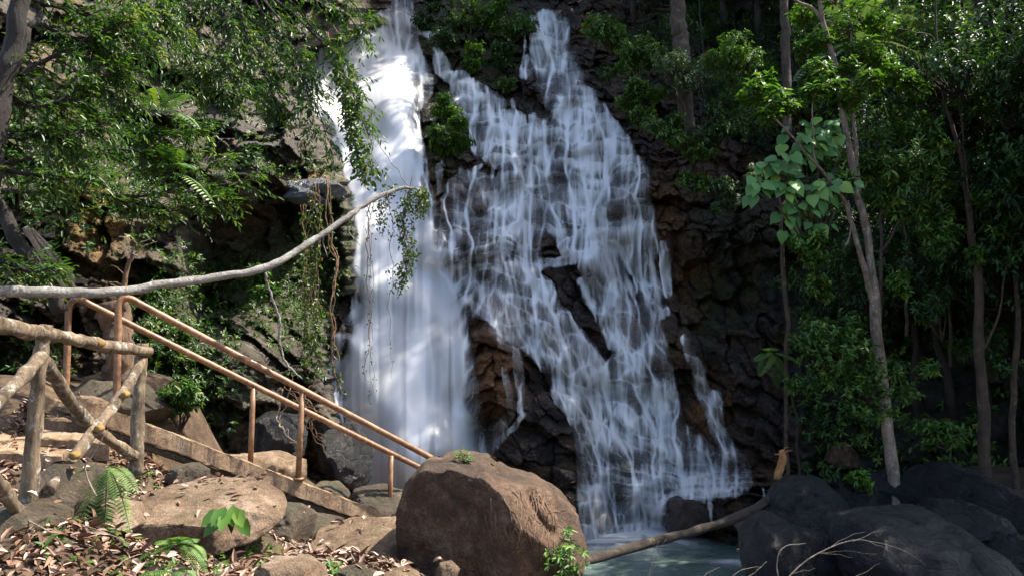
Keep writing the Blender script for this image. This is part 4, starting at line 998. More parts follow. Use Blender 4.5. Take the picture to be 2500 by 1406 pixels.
# ---------------------------------------------------------------- forest on the right slope and above the falls
def make_tree(seed, hgt, ncl, L, per, lm, bm, label, group, spread=1.5):
    rg = np.random.default_rng(seed)
    root = plant('forest_tree', (0, 0, 0), label, 'tree', group)
    ml, mt = MB(), MB()
    n = 16; z = np.linspace(-.4, hgt, n)
    tr = np.stack([.22 * fbm(z * .35, z * 0 + seed, seed=seed), .22 * fbm(z * .35, z * 0 + seed + 9, seed=seed + 1), z], -1)
    mt.tube(tr, np.linspace(.07, .015, n), 8, wob=.2, seed=seed)
    for q_ in range(ncl):
        h_ = rg.uniform(.42, 1.02) * hgt; an = rg.uniform(0, 2 * math.pi); ra = spread * rg.uniform(.25, 1.0) * (1.15 - .6 * abs(h_ / hgt - .7))
        j = min(n - 1, int((h_ - .7) / hgt * (n - 1)))
        cc = tr[j] + np.array([math.cos(an) * ra, math.sin(an) * ra, .55])
        mt.tube([tr[j], tr[j] * .5 + cc * .5 + rg.normal(0, .1, 3), cc], [.03, .022, .01], 5, caps=False)
        clump(ml, mt, cc, rg.uniform(.45, .8), per, L=L, k=8, tr=.004, flat=.6, twig_every=3)
    fin(root, ml, mt, lm, bm)
    return root
def copy_tree(o, loc, rz, s, label=None, group=None):
    c = o.copy(); COL.objects.link(c); c.location = loc; c.rotation_euler = (RNG.normal(0, .06), RNG.normal(0, .06), rz); c.scale = (s, s, s * RNG.uniform(.9, 1.15))
    if label: c['label'] = label
    if group: c['group'] = group
    for ch in o.children:
        d = ch.copy(); COL.objects.link(d); d.parent = c; d.matrix_parent_inverse = Matrix.Identity(4)
    return c
protoA = make_tree(1, 5.2, 17, .115, 72, L_shade, B_brown, 'dark green leafy forest tree on the shaded slope right of the falls', 'dark green trees of the slope')
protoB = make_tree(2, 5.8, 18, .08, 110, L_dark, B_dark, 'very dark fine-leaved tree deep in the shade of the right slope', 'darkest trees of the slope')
protoC = make_tree(3, 4.6, 14, .10, 78, L_pale, B_pale, 'grey-green pale-barked forest tree among the dark trees of the right slope', 'grey-green trees of the slope')
def on_right(px, py): return P(px, py, float(Dright(np.array([[px]], float), np.array([[py]], float))[0, 0]) + .3)
spots = []
rg = np.random.default_rng(12)
for py0 in range(-260, 1000, 125):
    for px0 in range(1440, 2760, 165):
        px, py = px0 + rg.uniform(-60, 60), py0 + rg.uniform(-50, 50)
        if px < Lhill(py) + 40: continue
        if py > 560 and px < 2000: continue
        if py > 760 and rg.random() < .35: continue
        spots.append((px, py))
used_first = set()
for px, py in spots:
    kind = rg.choice([0, 0, 1, 1, 2])
    pr = (protoA, protoB, protoC)[kind]
    loc = on_right(px, py); s = rg.uniform(.55, .95) * (1.25 if py < 100 else 1.0) * (.8 if py > 600 else 1)
    if kind not in used_first:
        used_first.add(kind); pr.location = loc; pr.scale = (s, s, s)
    else: copy_tree(pr, loc, rg.uniform(0, 6.28), s)
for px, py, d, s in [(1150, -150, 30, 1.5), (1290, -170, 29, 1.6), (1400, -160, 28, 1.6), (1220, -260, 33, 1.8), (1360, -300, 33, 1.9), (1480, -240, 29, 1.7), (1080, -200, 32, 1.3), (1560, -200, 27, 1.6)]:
    copy_tree((protoA, protoB)[int(px / 10) % 2], P(px, py + 140, d), rg.uniform(0, 6), s)  # unseen trees above the falls, added to shade the cascade

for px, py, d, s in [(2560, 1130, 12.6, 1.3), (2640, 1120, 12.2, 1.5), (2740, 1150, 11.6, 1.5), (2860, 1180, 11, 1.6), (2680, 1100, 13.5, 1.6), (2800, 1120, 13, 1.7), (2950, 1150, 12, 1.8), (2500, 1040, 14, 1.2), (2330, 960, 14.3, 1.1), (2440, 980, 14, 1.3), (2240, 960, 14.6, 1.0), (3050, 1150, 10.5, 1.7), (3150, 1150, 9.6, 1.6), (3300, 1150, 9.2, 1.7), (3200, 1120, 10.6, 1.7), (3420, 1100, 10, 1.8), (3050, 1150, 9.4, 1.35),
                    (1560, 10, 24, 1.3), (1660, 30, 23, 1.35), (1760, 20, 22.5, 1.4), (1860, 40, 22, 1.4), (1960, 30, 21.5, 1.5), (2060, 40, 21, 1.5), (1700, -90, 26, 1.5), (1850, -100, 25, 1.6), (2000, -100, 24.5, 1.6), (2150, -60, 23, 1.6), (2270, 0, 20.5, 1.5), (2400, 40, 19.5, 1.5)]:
    copy_tree((protoB if py > 500 else (protoA, protoB, protoA)[int(px / 10 + py / 10) % 3]), P(px, py, d), rg.uniform(0, 6), s)  # added shade trees, many out of view, to darken boulders, slope and cascade

# undergrowth: ferns, seedlings and creepers nobody could count
def scatter(name, mat, pts, L, k, label, up=(0, -.5, .6)):
    ml = MB(); n = len(pts)
    d = unit(np.array(up) + .8 * rvec(n))
    tips = pts + d * RNG.uniform(.05, .45, n)[:, None]
    rosette(ml, None, tips, d, pts, k, L, .38)
    return tag(ml.build(name, mat), label, 'undergrowth', kind='stuff')
n = 7000; px = RNG.uniform(1430, 2650, n); py = RNG.uniform(-150, 1180, n)
keep = (px > Lhill(py) + 10) & (vnoise(px / 90, py / 70, seed=151) > .38 + .12 * (py > 700))
px, py = px[keep], py[keep]
scatter('undergrowth', L_shade, PA(px, py, Dright(px[None], py[None])[0] - .05), .13, 8, 'low leafy undergrowth covering the dark slope under the right hand trees')

# ---------------------------------------------------------------- shrubs on and above the falls
def bush(name, px, py, d, rpx, n, lm, label, L=.11, flat=.8, sub=5, k=8, W=.36, up=.5):
    if 1000 < px < 1330: d = min(d, Dface(px, py) - .15, Dface(px, py + rpx * .5) - .1)
    r = rpx * d / F
    root = plant(name, P(px, py + rpx * .8, d), label, 'shrub')
    ml, mt = MB(), MB()
    c0 = np.array(P(px, py, d)); b0 = np.array(P(px, py + rpx * .8, d + .2))
    for q_ in range(sub):
        cc = c0 + rvec(1)[0] * np.array([r, r * .7, r * flat]) * .62
        mt.tube([b0, (b0 + cc) / 2 + RNG.normal(0, .05, 3), cc], [.018, .013, .007], 5, caps=False)
        clump(ml, mt, cc, r * RNG.uniform(.42, .62), n // sub, L=L, k=k, W=W, flat=.8, root=(b0 * .3 + cc * .7), twig_every=2, up=up)
    fin(root, ml, mt, lm, B_brown, 'leaves', 'stems')
    return root
bush('shrub', 1150, 138, 23.3, 46, 190, L_fresh, 'bright green shrub on the ledge between the two upper falls', L=.14)
bush('shrub', 1092, 262, 20.6, 44, 230, L_fresh, 'tall green shrub on the dark rock right of the plunge', L=.12)
bush('shrub', 1085, 325, 20.2, 42, 150, L_shade, 'darker bush hanging just below the tall green shrub', L=.12)
bush('shrub', 1120, 300, 20.2, 26, 90, L_fresh, 'small yellow-green bush at the right of the tall green shrub', L=.11)
bush('shrub', 1060, 40, 24.6, 60, 200, L_dark, 'dark bush on the cliff top just right of the top lip', L=.14)
bush('shrub', 1150, 40, 25.0, 76, 260, L_shade, 'leafy bush on the cliff top above the bright green shrub', L=.14)
bush('shrub', 1245, 50, 24.6, 74, 260, L_shade, 'bush overhanging the left edge of the thin upper veil', L=.14)
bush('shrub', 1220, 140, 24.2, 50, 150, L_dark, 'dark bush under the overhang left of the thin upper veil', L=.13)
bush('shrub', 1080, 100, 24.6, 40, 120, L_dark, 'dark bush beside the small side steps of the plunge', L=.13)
bush('shrub', 1235, 200, 23.0, 30, 70, L_shade, 'small bush hanging on the rock between the two streams', L=.12)
bush('shrub', 1205, 10, 25.5, 60, 150, L_fresh, 'lighter green bush high above the ledge, centre of the cliff top', L=.14)
bush('shrub', 1660, 175, 17.5, 96, 420, L_pale, 'large grey-green bush leaning out right of the upper cascade', L=.09)
bush('shrub', 1560, 150, 18.6, 74, 260, L_shade, 'dark green bush at the right of the thin upper veil', L=.11)
bush('shrub', 1490, 70, 19.5, 80, 260, L_shade, 'bush at the top edge between the veil and the twin trunks', L=.12)
bush('shrub', 1540, 235, 18.0, 54, 160, L_shade, 'bush over the dark rock beside the upper cascade', L=.11)
bush('shrub', 1570, 285, 17.6, 40, 120, L_shade, 'lowest leafy bush on the right edge of the upper cascade', L=.11)
bush('shrub', 1790, 150, 16.6, 82, 420, L_fresh, 'rounded yellow-green bush lit from above, near the top right of the falls', L=.08)
bush('shrub', 1690, 450, 16.8, 46, 110, L_shade, 'leafy patch on top of the brown wet rock', L=.10)
bush('shrub', 1840, 420, 15.2, 40, 150, L_pale, 'blue-green fine bush in the dark left of the broad-leaved shrub', L=.07)
bush('shrub', 1625, 315, 17.2, 62, 200, L_shade, 'leafy bush below the grey-green bush, overhanging the dark rock', L=.10)
bush('shrub', 1690, 365, 16.8, 60, 190, L_shade, 'bush right above the brown wet rock at the cascade right side', L=.10)
bush('shrub', 1755, 300, 16.4, 70, 220, L_dark, 'dark bush under the yellow-green rounded bush', L=.10)
bush('shrub', 1585, 215, 17.8, 50, 170, L_fresh, 'fresh green bush just left of the grey-green bush', L=.09)
bush('shrub', 1480, 170, 19.2, 40, 120, L_dark, 'dark bush touching the right side of the thin veil', L=.10)
bush('shrub', 1780, 480, 15.8, 60, 160, L_dark, 'dark leafy bush above the mossy wet rock', L=.09)
# long-leaved tuft hanging on the middle of the rock
tf = plant('grass_tuft', P(1105, 345, 20.0), 'drooping long-leaved green tuft hanging below the shrubs on the rock', 'tuft')
ml = MB(); n = 420
b = np.array(P(1108, 348, Dface(1108, 350) - .1)) + RNG.normal(0, 1, (n, 3)) * (.24, .08, .16)
d = unit(np.stack([RNG.normal(.1, .4, n), -abs(RNG.normal(.4, .3, n)), RNG.normal(-.5, .4, n)], -1))
ml.leaves(b, d, unit(np.array([0, -.3, 1]) + .3 * rvec(n)), RNG.uniform(.22, .42, n), .026, curl=.5, fold=.1); ml.build('blades', L_fresh, tf)

# ---------------------------------------------------------------- the slender trees at right
root = plant('slender_tree', P(2150, 905, 11.0), 'slender pale-barked tree forking in front of the dark forest, tallest on the right bank', 'tree')
def trunk(mt, rows, n=40, wob=.12, seed=0, wig=.015):
    c, r = pxline(rows, n); c = c + wig * np.stack([fbm(np.arange(n) * .4, np.zeros(n) + q_ + seed, seed=160 + q_) for q_ in range(3)], -1)
    mt.tube(c, r, 9, wob=wob, seed=seed); return c
mt = MB(); ml = MB()
trunk(mt, [(2192, 1330, 11.0, .09), (2185, 1210, 11.0, .080), (2175, 1120, 11.0, .080), (2158, 960, 11.0, .082), (2140, 800, 11.0, .074), (2128, 650, 11.0, .058), (2108, 530, 11.0, .052), (2090, 460, 11.0, .050), (2070, 340, 11.0, .045), (2048, 220, 11.0, .040), (2030, 120, 11.0, .036), (2008, 50, 11.0, .032), (1998, -60, 11.0, .028)], 60, seed=1)
trunk(mt, [(2140, 760, 11.0, .05), (2110, 660, 10.9, .040), (2085, 570, 10.8, .034), (2066, 500, 10.8, .028), (2030, 445, 10.7, .022), (1990, 400, 10.6, .018), (1950, 350, 10.5, .014), (1890, 290, 10.4, .011), (1840, 262, 10.4, .006)], 40, seed=2)
trunk(mt, [(2096, 470, 11.05, .03), (2090, 380, 11.1, .028), (2085, 260, 11.15, .024), (2075, 150, 11.2, .018), (2080, 60, 11.2, .012)], 30, seed=3)
trunk(mt, [(2012, 55, 11.0, .026), (1985, 22, 11.0, .024), (1950, 5, 11.0, .02), (1900, -30, 11.0, .016)], 16, seed=4)
trunk(mt, [(2068, 490, 10.8, .015), (2080, 530, 10.8, .014), (2075, 580, 10.8, .012), (2062, 600, 10.8, .02)], 12, seed=5)
trunk(mt, [(1990, 400, 10.6, .012), (1985, 330, 10.6, .010), (1982, 260, 10.6, .008), (1995, 220, 10.6, .005)], 16, seed=6)
for cx, cy, rp, dd in [(1835, 225, 42, 10.4), (1865, 195, 36, 10.5), (1890, 245, 46, 10.4), (1920, 260, 34, 10.5), (1875, 275, 30, 10.3), (2000, 165, 44, 10.8), (2020, 205, 40, 10.7), (2060, 170, 46, 11.0), (2100, 120, 50, 11.2), (2140, 135, 50, 11.2), (2175, 175, 46, 11.0), (2130, 190, 40, 10.8), (1985, 225, 34, 10.6),
                       (2210, 190, 40, 11.1), (2060, 60, 60, 11.3), (2110, 30, 60, 11.3), (2005, 100, 36, 11.1), (1970, 120, 36, 11.2), (2240, 215, 36, 11.1), (2075, 240, 36, 10.9), (1960, 30, 44, 11.4), (2030, -20, 60, 11.4), (2160, 60, 50, 11.4)]:
    r = rp * dd / F
    clump(ml, mt, P(cx, cy, dd), r, 26, L=.115, k=9, flat=.7, twig_every=2, up=.9)
fin(root, ml, mt, L_fresh, B_pale)
root = plant('leafy_tree', P(2200, 900, 11.6), 'bushy dark-leaved tree behind the slender trunk, with drooping glossy leaves', 'tree'); mt = MB(); ml = MB()
trunk(mt, [(2150, 1000, 11.4, .035), (2148, 800, 11.4, .03), (2150, 640, 11.4, .026), (2155, 500, 11.4, .020), (2190, 400, 11.4, .014)], 30, seed=11)
trunk(mt, [(2152, 620, 11.4, .02), (2185, 560, 11.3, .016), (2220, 470, 11.3, .010)], 16, seed=12)
for cx, cy, rp, dd in [(2160, 330, 50, 11.2), (2210, 310, 54, 11.3), (2260, 320, 50, 11.3), (2290, 365, 44, 11.2), (2230, 380, 60, 11.0), (2170, 400, 50, 11.0), (2120, 400, 40, 11.2), (2270, 420, 54, 11.3), (2200, 450, 54, 11.1), (2050, 400, 36, 11.3), (2080, 430, 34, 11.2), (2140, 470, 46, 11.4), (2290, 460, 40, 11.4), (2240, 500, 40, 11.5), (2190, 520, 30, 11.4), (2060, 440, 36, 10.9), (2300, 520, 36, 11.5)]:
    clump(ml, mt, P(cx, cy, dd), rp * dd / F, 30, L=.135, k=8, flat=.8, W=.30, twig_every=2, up=.3)
fin(root, ml, mt, L_shade, B_brown)
root = plant('crooked_tree', P(2400, 1100, 11.5), 'crooked thin-branched tree with brown lower trunk near the right edge', 'tree'); mt = MB(); ml = MB()
trunk(mt, [(2418, 1330, 11.5, .085), (2414, 1230, 11.5, .082), (2410, 1180, 11.5, .08), (2400, 1000, 11.5, .08), (2392, 820, 11.5, .072), (2386, 660, 11.5, .062), (2366, 520, 11.5, .045), (2352, 430, 11.5, .034), (2330, 320, 11.5, .028), (2298, 210, 11.5, .022), (2285, 100, 11.5, .018), (2288, -40, 11.5, .012)], 60, seed=21, wig=.03)
trunk(mt, [(2340, 340, 11.5, .018), (2355, 380, 11.45, .016), (2362, 440, 11.4, .016), (2368, 520, 11.45, .018)], 14, seed=22)
trunk(mt, [(2352, 345, 11.4, .014), (2348, 300, 11.4, .012), (2338, 250, 11.4, .008), (2320, 200, 11.4, .004)], 14, seed=23)
trunk(mt, [(2284, 120, 11.5, .014), (2270, 90, 11.4, .012), (2230, 80, 11.3, .009), (2180, 68, 11.2, .004)], 14, seed=24)
trunk(mt, [(2395, 860, 11.5, .02), (2430, 790, 11.4, .017), (2450, 700, 11.4, .014), (2470, 600, 11.4, .010), (2500, 520, 11.4, .006)], 20, seed=25)
for cx, cy, rp, dd in [(2420, 480, 50, 11.3), (2460, 440, 50, 11.2), (2490, 500, 50, 11.3), (2440, 560, 46, 11.4), (2500, 420, 50, 11.4), (2320, 560, 34, 11.3), (2290, 600, 30, 11.3), (2260, 560, 30, 11.4), (2380, 620, 28, 11.3), (2310, 60, 60, 11.9), (2360, 110, 60, 11.8), (2420, 160, 66, 11.9), (2480, 220, 60, 12), (2240, 90, 50, 11.9)]:
    clump(ml, mt, P(cx, cy, dd), rp * dd / F, 24, L=.115, k=8, flat=.7, twig_every=2)
fin(root, ml, mt, L_shade, B_brown)
for rows, lb, bm in [([(1926, 1220, 12.0, .030), (1922, 1100, 12.0, .030), (1917, 940, 12.0, .034), (1921, 800, 12.0, .034), (1914, 680, 12.0, .032), (1910, 580, 12.0, .028), (1900, 480, 12.0, .020)], 'thin straight pale sapling trunk standing alone between wet rock and forest', B_brown), ([(1950, 1220, 11.9, .022), (1948, 1120, 11.9, .022), (1945, 1040, 11.9, .020), (1936, 960, 11.9, .016), (1930, 925, 11.9, .01)], 'short leaning stick beside the foot of the thin sapling', B_dark),
                     ([(1674, 330, 18.2, .20), (1665, 130, 18.2, .20), (1658, 60, 18.2, .19), (1650, -60, 18.2, .18)], 'thick vine-wrapped trunk above the grey-green bush', B_brown), ([(1924, 340, 17.0, .10), (1918, 160, 17.2, .10), (1916, 60, 17.2, .10), (1912, -40, 17.2, .09)], 'straight reddish trunk at the top edge left of the slender tree', B_brown), ([(2484, 1330, 11.6, .05), (2480, 1180, 11.6, .05), (2470, 1000, 11.6, .045), (2484, 800, 11.6, .04), (2476, 600, 11.7, .03)], 'dark thin trunk at the very right edge', B_brown),
                     ([(2215, 820, 12.6, .03), (2216, 640, 12.6, .028), (2205, 500, 12.6, .02)], 'thin dim trunk in the shade right of the slender tree', B_brown), ([(2320, 900, 12.8, .025), (2316, 700, 12.8, .022), (2322, 560, 12.8, .016)], 'thin dim trunk in the shade left of the crooked tree', B_brown)]:
    b = MB(); trunk(b, rows, 30, seed=int(rows[0][0]), wig=.03)
    r_ = plant('bare_tree', P(*rows[0][:3]), lb, 'tree'); b.build('trunk', bm, r_)
root = plant('shrub', P(2080, 1000, 10.9), 'dense glossy small-leaved shrub at the foot of the slender tree', 'shrub'); mt = MB(); ml = MB()
b0 = np.array(P(2120, 1010, 11.1))
for cx, cy, rp, dd in [(1955, 830, 40, 10.8), (1990, 800, 44, 10.8), (2030, 830, 54, 10.7), (2070, 790, 46, 10.8), (2090, 850, 56, 10.6), (2040, 890, 56, 10.6), (1985, 870, 46, 10.7), (2120, 900, 50, 10.7), (2010, 930, 46, 10.8), (2080, 940, 50, 10.7), (1940, 940, 30, 10.9), (2140, 960, 44, 10.9), (2180, 900, 44, 11.0), (2220, 960, 44, 11.2), (2160, 1010, 40, 11.0), (2100, 1000, 36, 10.9), (2240, 1040, 40, 11.3), (2270, 900, 30, 11.4)]:
    cc = np.array(P(cx, cy, dd)); mt.tube([b0, (b0 + cc) / 2 + RNG.normal(0, .06, 3), cc], [.014, .010, .005], 4, caps=False)
    clump(ml, mt, cc, rp * dd / F, 34, L=.085, k=8, flat=.85, W=.42, root=b0 * .2 + cc * .8, twig_every=3)
fin(root, ml, mt, L_shade, B_dark, 'leaves', 'stems')
bush('shrub', 1985, 605, 10.6, 62, 200, L_fresh, 'bright small-leaved bush lit at the left of the forking trunk', L=.09)
bush('shrub', 2010, 700, 10.8, 46, 80, L_shade, 'sparse dark bush under the bright small-leaved bush', L=.09)
bush('shrub', 2205, 690, 10.9, 40, 70, L_fresh, 'small leafy spray right of the forking trunk', L=.10)
bush('shrub', 2410, 260, 12.0, 80, 260, L_shade, 'leafy mass behind the crooked tree near its top', L=.11)
bush('shrub', 2420, 860, 11.9, 90, 120, L_dark, 'thin dark bush between the brown trunk and the right edge', L=.09)
bush('shrub', 2300, 760, 12.2, 90, 120, L_dark, 'thin dim bush in the gap between the two right hand trees', L=.09)
bush('shrub', 2110, 1175, 10.2, 34, 40, L_fresh, 'small leafy seedling over the dark boulders', L=.10)
bush('shrub', 2310, 1060, 11.0, 44, 60, L_shade, 'low dark-leaved plant above the large dark boulder', L=.11)
# broad-leaved shrub
root = plant('broad_leaved_shrub', P(1960, 600, 10.8), 'shrub with big drooping heart-shaped pale green leaves left of the slender tree', 'shrub'); mt = MB(); ml = MB()
b0 = np.array(P(1990, 640, 11.0))
def hearts(ml, mt, c, n, L, src):
    c = np.array(c)
    for _ in range(n):
        d = unit(RNG.normal(0, 1, 3) * (1, .6, .5) + (0, -.35, .1)); tip = c + d * L * RNG.uniform(.3, 1.3)
        mt.tube([src, (src + tip) / 2 + (0, 0, .03), tip], [.006, .004, .003], 4, caps=False)
        nrm = unit(np.array([0, -.75, .65]) + .45 * rvec(1)[0]); ax = unit(d * .6 + np.array([0, -.15, -.75]) + .2 * rvec(1)[0])
        S = unit(np.cross(ax, nrm)); U = np.cross(S, ax); l_ = L * RNG.uniform(.7, 1.15)
        out = [(0, 0), (-.12, .22), (.05, .46), (.32, .48), (.62, .30), (.85, .10), (1, 0)]
        vs = [tip + ax * a * l_ + S * w_ * l_ * .92 + U * (-abs(w_) * .18 - .22 * a * a) * l_ for a, w_ in out] + [tip + ax * a * l_ - S * w_ * l_ * .92 + U * (-abs(w_) * .18 - .22 * a * a) * l_ for a, w_ in out[1:-1]] + [tip + ax * a * l_ - U * .22 * a * a * l_ for a in (.3, .62)]
        # 0 base,1-5 left,6 tip,7-11 right,12,13 midrib
        tr = []
        for o in (0, 1):
            p1 = [1, 2, 3, 4, 5] if o == 0 else [7, 8, 9, 10, 11]
            f_ = [[0, p1[0], p1[1]], [0, p1[1], 12], [p1[1], p1[2], 12], [p1[2], p1[3], 12], [12, p1[3], 13], [p1[3], p1[4], 13], [13, p1[4], 6]]
            tr += f_ if o == 0 else [t_[::-1] for t_ in f_]
        ml.add(vs, None, tr, np.clip(RNG.normal(.45, .2), 0, .95))
for cx, cy, n, dd in [(1950, 340, 4, 10.8), (2010, 330, 6, 10.8), (2040, 345, 4, 10.9), (1965, 370, 7, 10.7), (2000, 380, 5, 10.8), (1900, 410, 7, 10.6), (1870, 420, 5, 10.6), (1930, 400, 6, 10.7), (1910, 450, 7, 10.6), (1855, 465, 5, 10.5), (1920, 470, 6, 10.6), (2015, 470, 7, 10.7), (1985, 475, 5, 10.7), (1960, 520, 6, 10.8), (1930, 545, 4, 10.8), (1990, 560, 4, 10.8), (1960, 600, 3, 10.8), (2060, 455, 3, 10.8)]:
    cc = np.array(P(cx, cy - 12, dd)); mt.tube([b0, (b0 + cc) / 2 + RNG.normal(0, .05, 3), cc], [.014, .010, .006], 5, caps=False)
    hearts(ml, mt, cc, int(n * 1.8), .185, cc)
fin(root, ml, mt, L_big, B_brown, 'leaves', 'stems')

# ---------------------------------------------------------------- fronds
def frond(ml, mt, p0, d0, ln, droop, pin, npin=18, w=.16):
    d0 = unit(np.array(d0)); m = 14; t_ = np.linspace(0, 1, m)[:, None]
    p = np.array(p0) + d0 * t_ * ln + np.array([0, 0, -1]) * droop * ln * t_ ** 2
    mt.tube(p, np.linspace(.005, .0012, m), 4, caps=False)
    tt = unit(np.gradient(p, axis=0)); s_ = np.linspace(.14, .99, npin); idx = np.minimum((s_ * (m - 1)).astype(int), m - 2); fr = (s_ * (m - 1) - idx)[:, None]
    b = p[idx] * (1 - fr) + p[idx + 1] * fr; tg = tt[idx]; side = unit(np.cross(tg, np.array([0, 0, 1.0]) + 1e-3)); nm = unit(np.cross(side, tg))
    L_ = pin * np.sin(math.pi * (.18 + .80 * s_)) ** .8 + .008
    for sg in (1, -1):
        ml.leaves(b, unit(side * sg + tg * .42 - nm * .12), nm + .1 * rvec(npin), L_, ln / npin * .62 + 0 * L_, fold=.05, curl=.12, rnd=np.clip(RNG.normal(.5, .2) + RNG.normal(0, .06, npin), 0, .95))
def fern(px, py, d, fr, ln, label, pin=.10, name='fern', lm=None, droop=.5, npin=20, w=.2, facing=(0, -.5, .5)):
    root = plant(name, P(px, py, d), label, name.replace('_', ' ')); ml, mt = MB(), MB()
    for dx, dz in fr:
        frond(ml, mt, P(px, py, d), np.array([dx, facing[1] * RNG.uniform(.6, 1.2), dz]), ln * RNG.uniform(.8, 1.15), droop, pin, npin, w)
    fin(root, ml, mt, lm or L_fern, L_fern, 'fronds', 'stems'); return root
fern(262, 1140, 5.0, [(.35, -.1), (.5, .15), (.15, -.6), (.2, -.8), (.7, -.3), (-.1, -.4)], .34, 'fern hanging from the earth under the far fence post', .065, droop=.6)
fern(440, 1330, 4.7, [(.6, .25), (.4, .5), (-.3, .5), (.7, -.1), (-.7, .2), (.1, .6)], .24, 'fern growing among dry leaves in front of the pink slab', .065)
fern(425, 1400, 4.4, [(.6, .1), (.5, .4), (-.3, .3), (.1, -.4), (.8, -.2)], .26, 'second fern in the dry leaves, nearest the bottom edge', .07)
fern(1885, 862, 12.1, [(.5, .1), (-.6, .15), (-.5, -.2), (.1, -.9), (.4, -.5), (-.2, .4)], .42, 'green fern clinging to the wet rock left of the thin sapling', .15)
fern(420, 420, 8.6, [(-.6, .2), (.5, .3), (.0, .8), (-.3, .7), (.6, -.1), (.2, .5), (-.8, 0)], .7, 'dark fern growing high in the left foliage', .12, lm=L_shade, npin=16)
fern(395, 280, 8.8, [(-.4, .5), (.5, .5), (.1, .9), (.7, .1)], .7, 'fern among the shaded leaves at upper left', .12, lm=L_shade, npin=16)
for (px, py, d, fr, lb) in [(2080, 70, 12.3, [(-.7, .25), (-.4, .6), (.6, .3), (.8, -.1), (.2, .8)], 'palm with feathery fronds right of the slender trunk top'), (2150, 95, 12.6, [(.8, .2), (.6, .5), (-.6, .3), (.3, .8), (.9, -.2), (-.8, 0)], 'second palm with long drooping fronds beside the first'), (2060, 105, 11.9, [(-.9, .1), (-.7, -.2), (.8, .05), (.9, -.25)], 'low palm fronds crossing behind the slender trunk')]:
    fern(px, py, d, fr, 1.0, lb, .34, 'palm', L_pale, .45, 22, .10)

# ---------------------------------------------------------------- left: overhanging trees
def sprays_tree(name, base, label, trunks, arms, nside, slen, L, lm, bm, W=.3, droop=.5, k=9):
    root = plant(name, base, label, 'tree'); ml, mt = MB(), MB()
    for q_, rows in enumerate(trunks): trunk(mt, rows, 30, seed=q_ + 31, wig=.03)
    for rows in arms: spray(ml, mt, rows, int(nside * (.42 if rows[-1][0] > 810 else 1)), slen, L, W, droop, k)
    fin(root, ml, mt, lm, bm)
sprays_tree('overhanging_tree', P(-40, 420, 6.6), 'dark-trunked tree leaning in at the upper left corner', [[(-70, 700, 6.6, .13), (-30, 420, 6.6, .11), (5, 220, 6.6, .095), (38, 100, 6.6, .085), (60, -40, 6.6, .07), (80, -150, 6.6, .06)], [(30, 130, 6.6, .04), (80, 60, 6.8, .03), (110, -30, 7, .02)]],
    [[(20, 190, 6.7, .03), (110, 150, 6.9, .022), (220, 90, 7.1, .014), (330, 40, 7.3, .006)], [(0, 240, 6.7, .03), (100, 260, 6.8, .02), (200, 215, 7.0, .012), (300, 160, 7.2, .005)], [(60, 0, 6.8, .03), (180, 20, 7.1, .02), (290, 60, 7.4, .01), (380, 120, 7.6, .004)], [(-20, 330, 6.7, .03), (70, 340, 6.9, .02), (170, 330, 7.0, .012), (270, 290, 7.2, .005)],
     [(80, -60, 6.9, .03), (230, -40, 7.3, .02), (360, 10, 7.6, .012), (460, 70, 7.9, .004)], [(-30, 400, 6.7, .025), (60, 430, 6.8, .018), (150, 440, 6.9, .010), (230, 420, 7.0, .004)], [(110, 60, 7.0, .02), (200, 110, 7.2, .014), (280, 190, 7.4, .008), (340, 270, 7.5, .003)], [(40, 100, 7.0, .02), (60, 200, 7.2, .014), (120, 300, 7.4, .008), (180, 400, 7.5, .003)]],
    76, .42, .078, L_sunny, B_dark)
sprays_tree('leaning_tree', P(20, 720, 7.8), 'tree leaning from the left edge with glossy sprays reaching over the dark undercut', [[(150, 760, 7.9, .075), (90, 660, 7.85, .075), (30, 560, 7.8, .07), (-20, 450, 7.8, .06), (0, 320, 7.8, .05)]],
    [[(10, 470, 7.7, .03), (150, 470, 7.9, .022), (300, 480, 8.2, .016), (430, 470, 8.5, .012), (540, 450, 8.8, .008), (650, 425, 9.0, .003)], [(0, 400, 7.8, .028), (140, 380, 8.0, .02), (290, 370, 8.3, .013), (420, 390, 8.6, .009), (560, 400, 8.9, .003)], [(280, 480, 8.2, .014), (370, 520, 8.3, .010), (470, 500, 8.5, .006), (560, 485, 8.7, .003)],
     [(-10, 330, 7.8, .02), (120, 320, 8.1, .015), (260, 320, 8.4, .010), (400, 330, 8.8, .004)], [(300, 400, 8.4, .012), (400, 330, 8.7, .009), (500, 300, 9.0, .003)], [(-60, 600, 7.4, .03), (0, 640, 7.4, .02), (70, 660, 7.4, .012), (140, 650, 7.4, .004)]],
    64, .44, .088, L_sunny, B_dark, droop=.3)
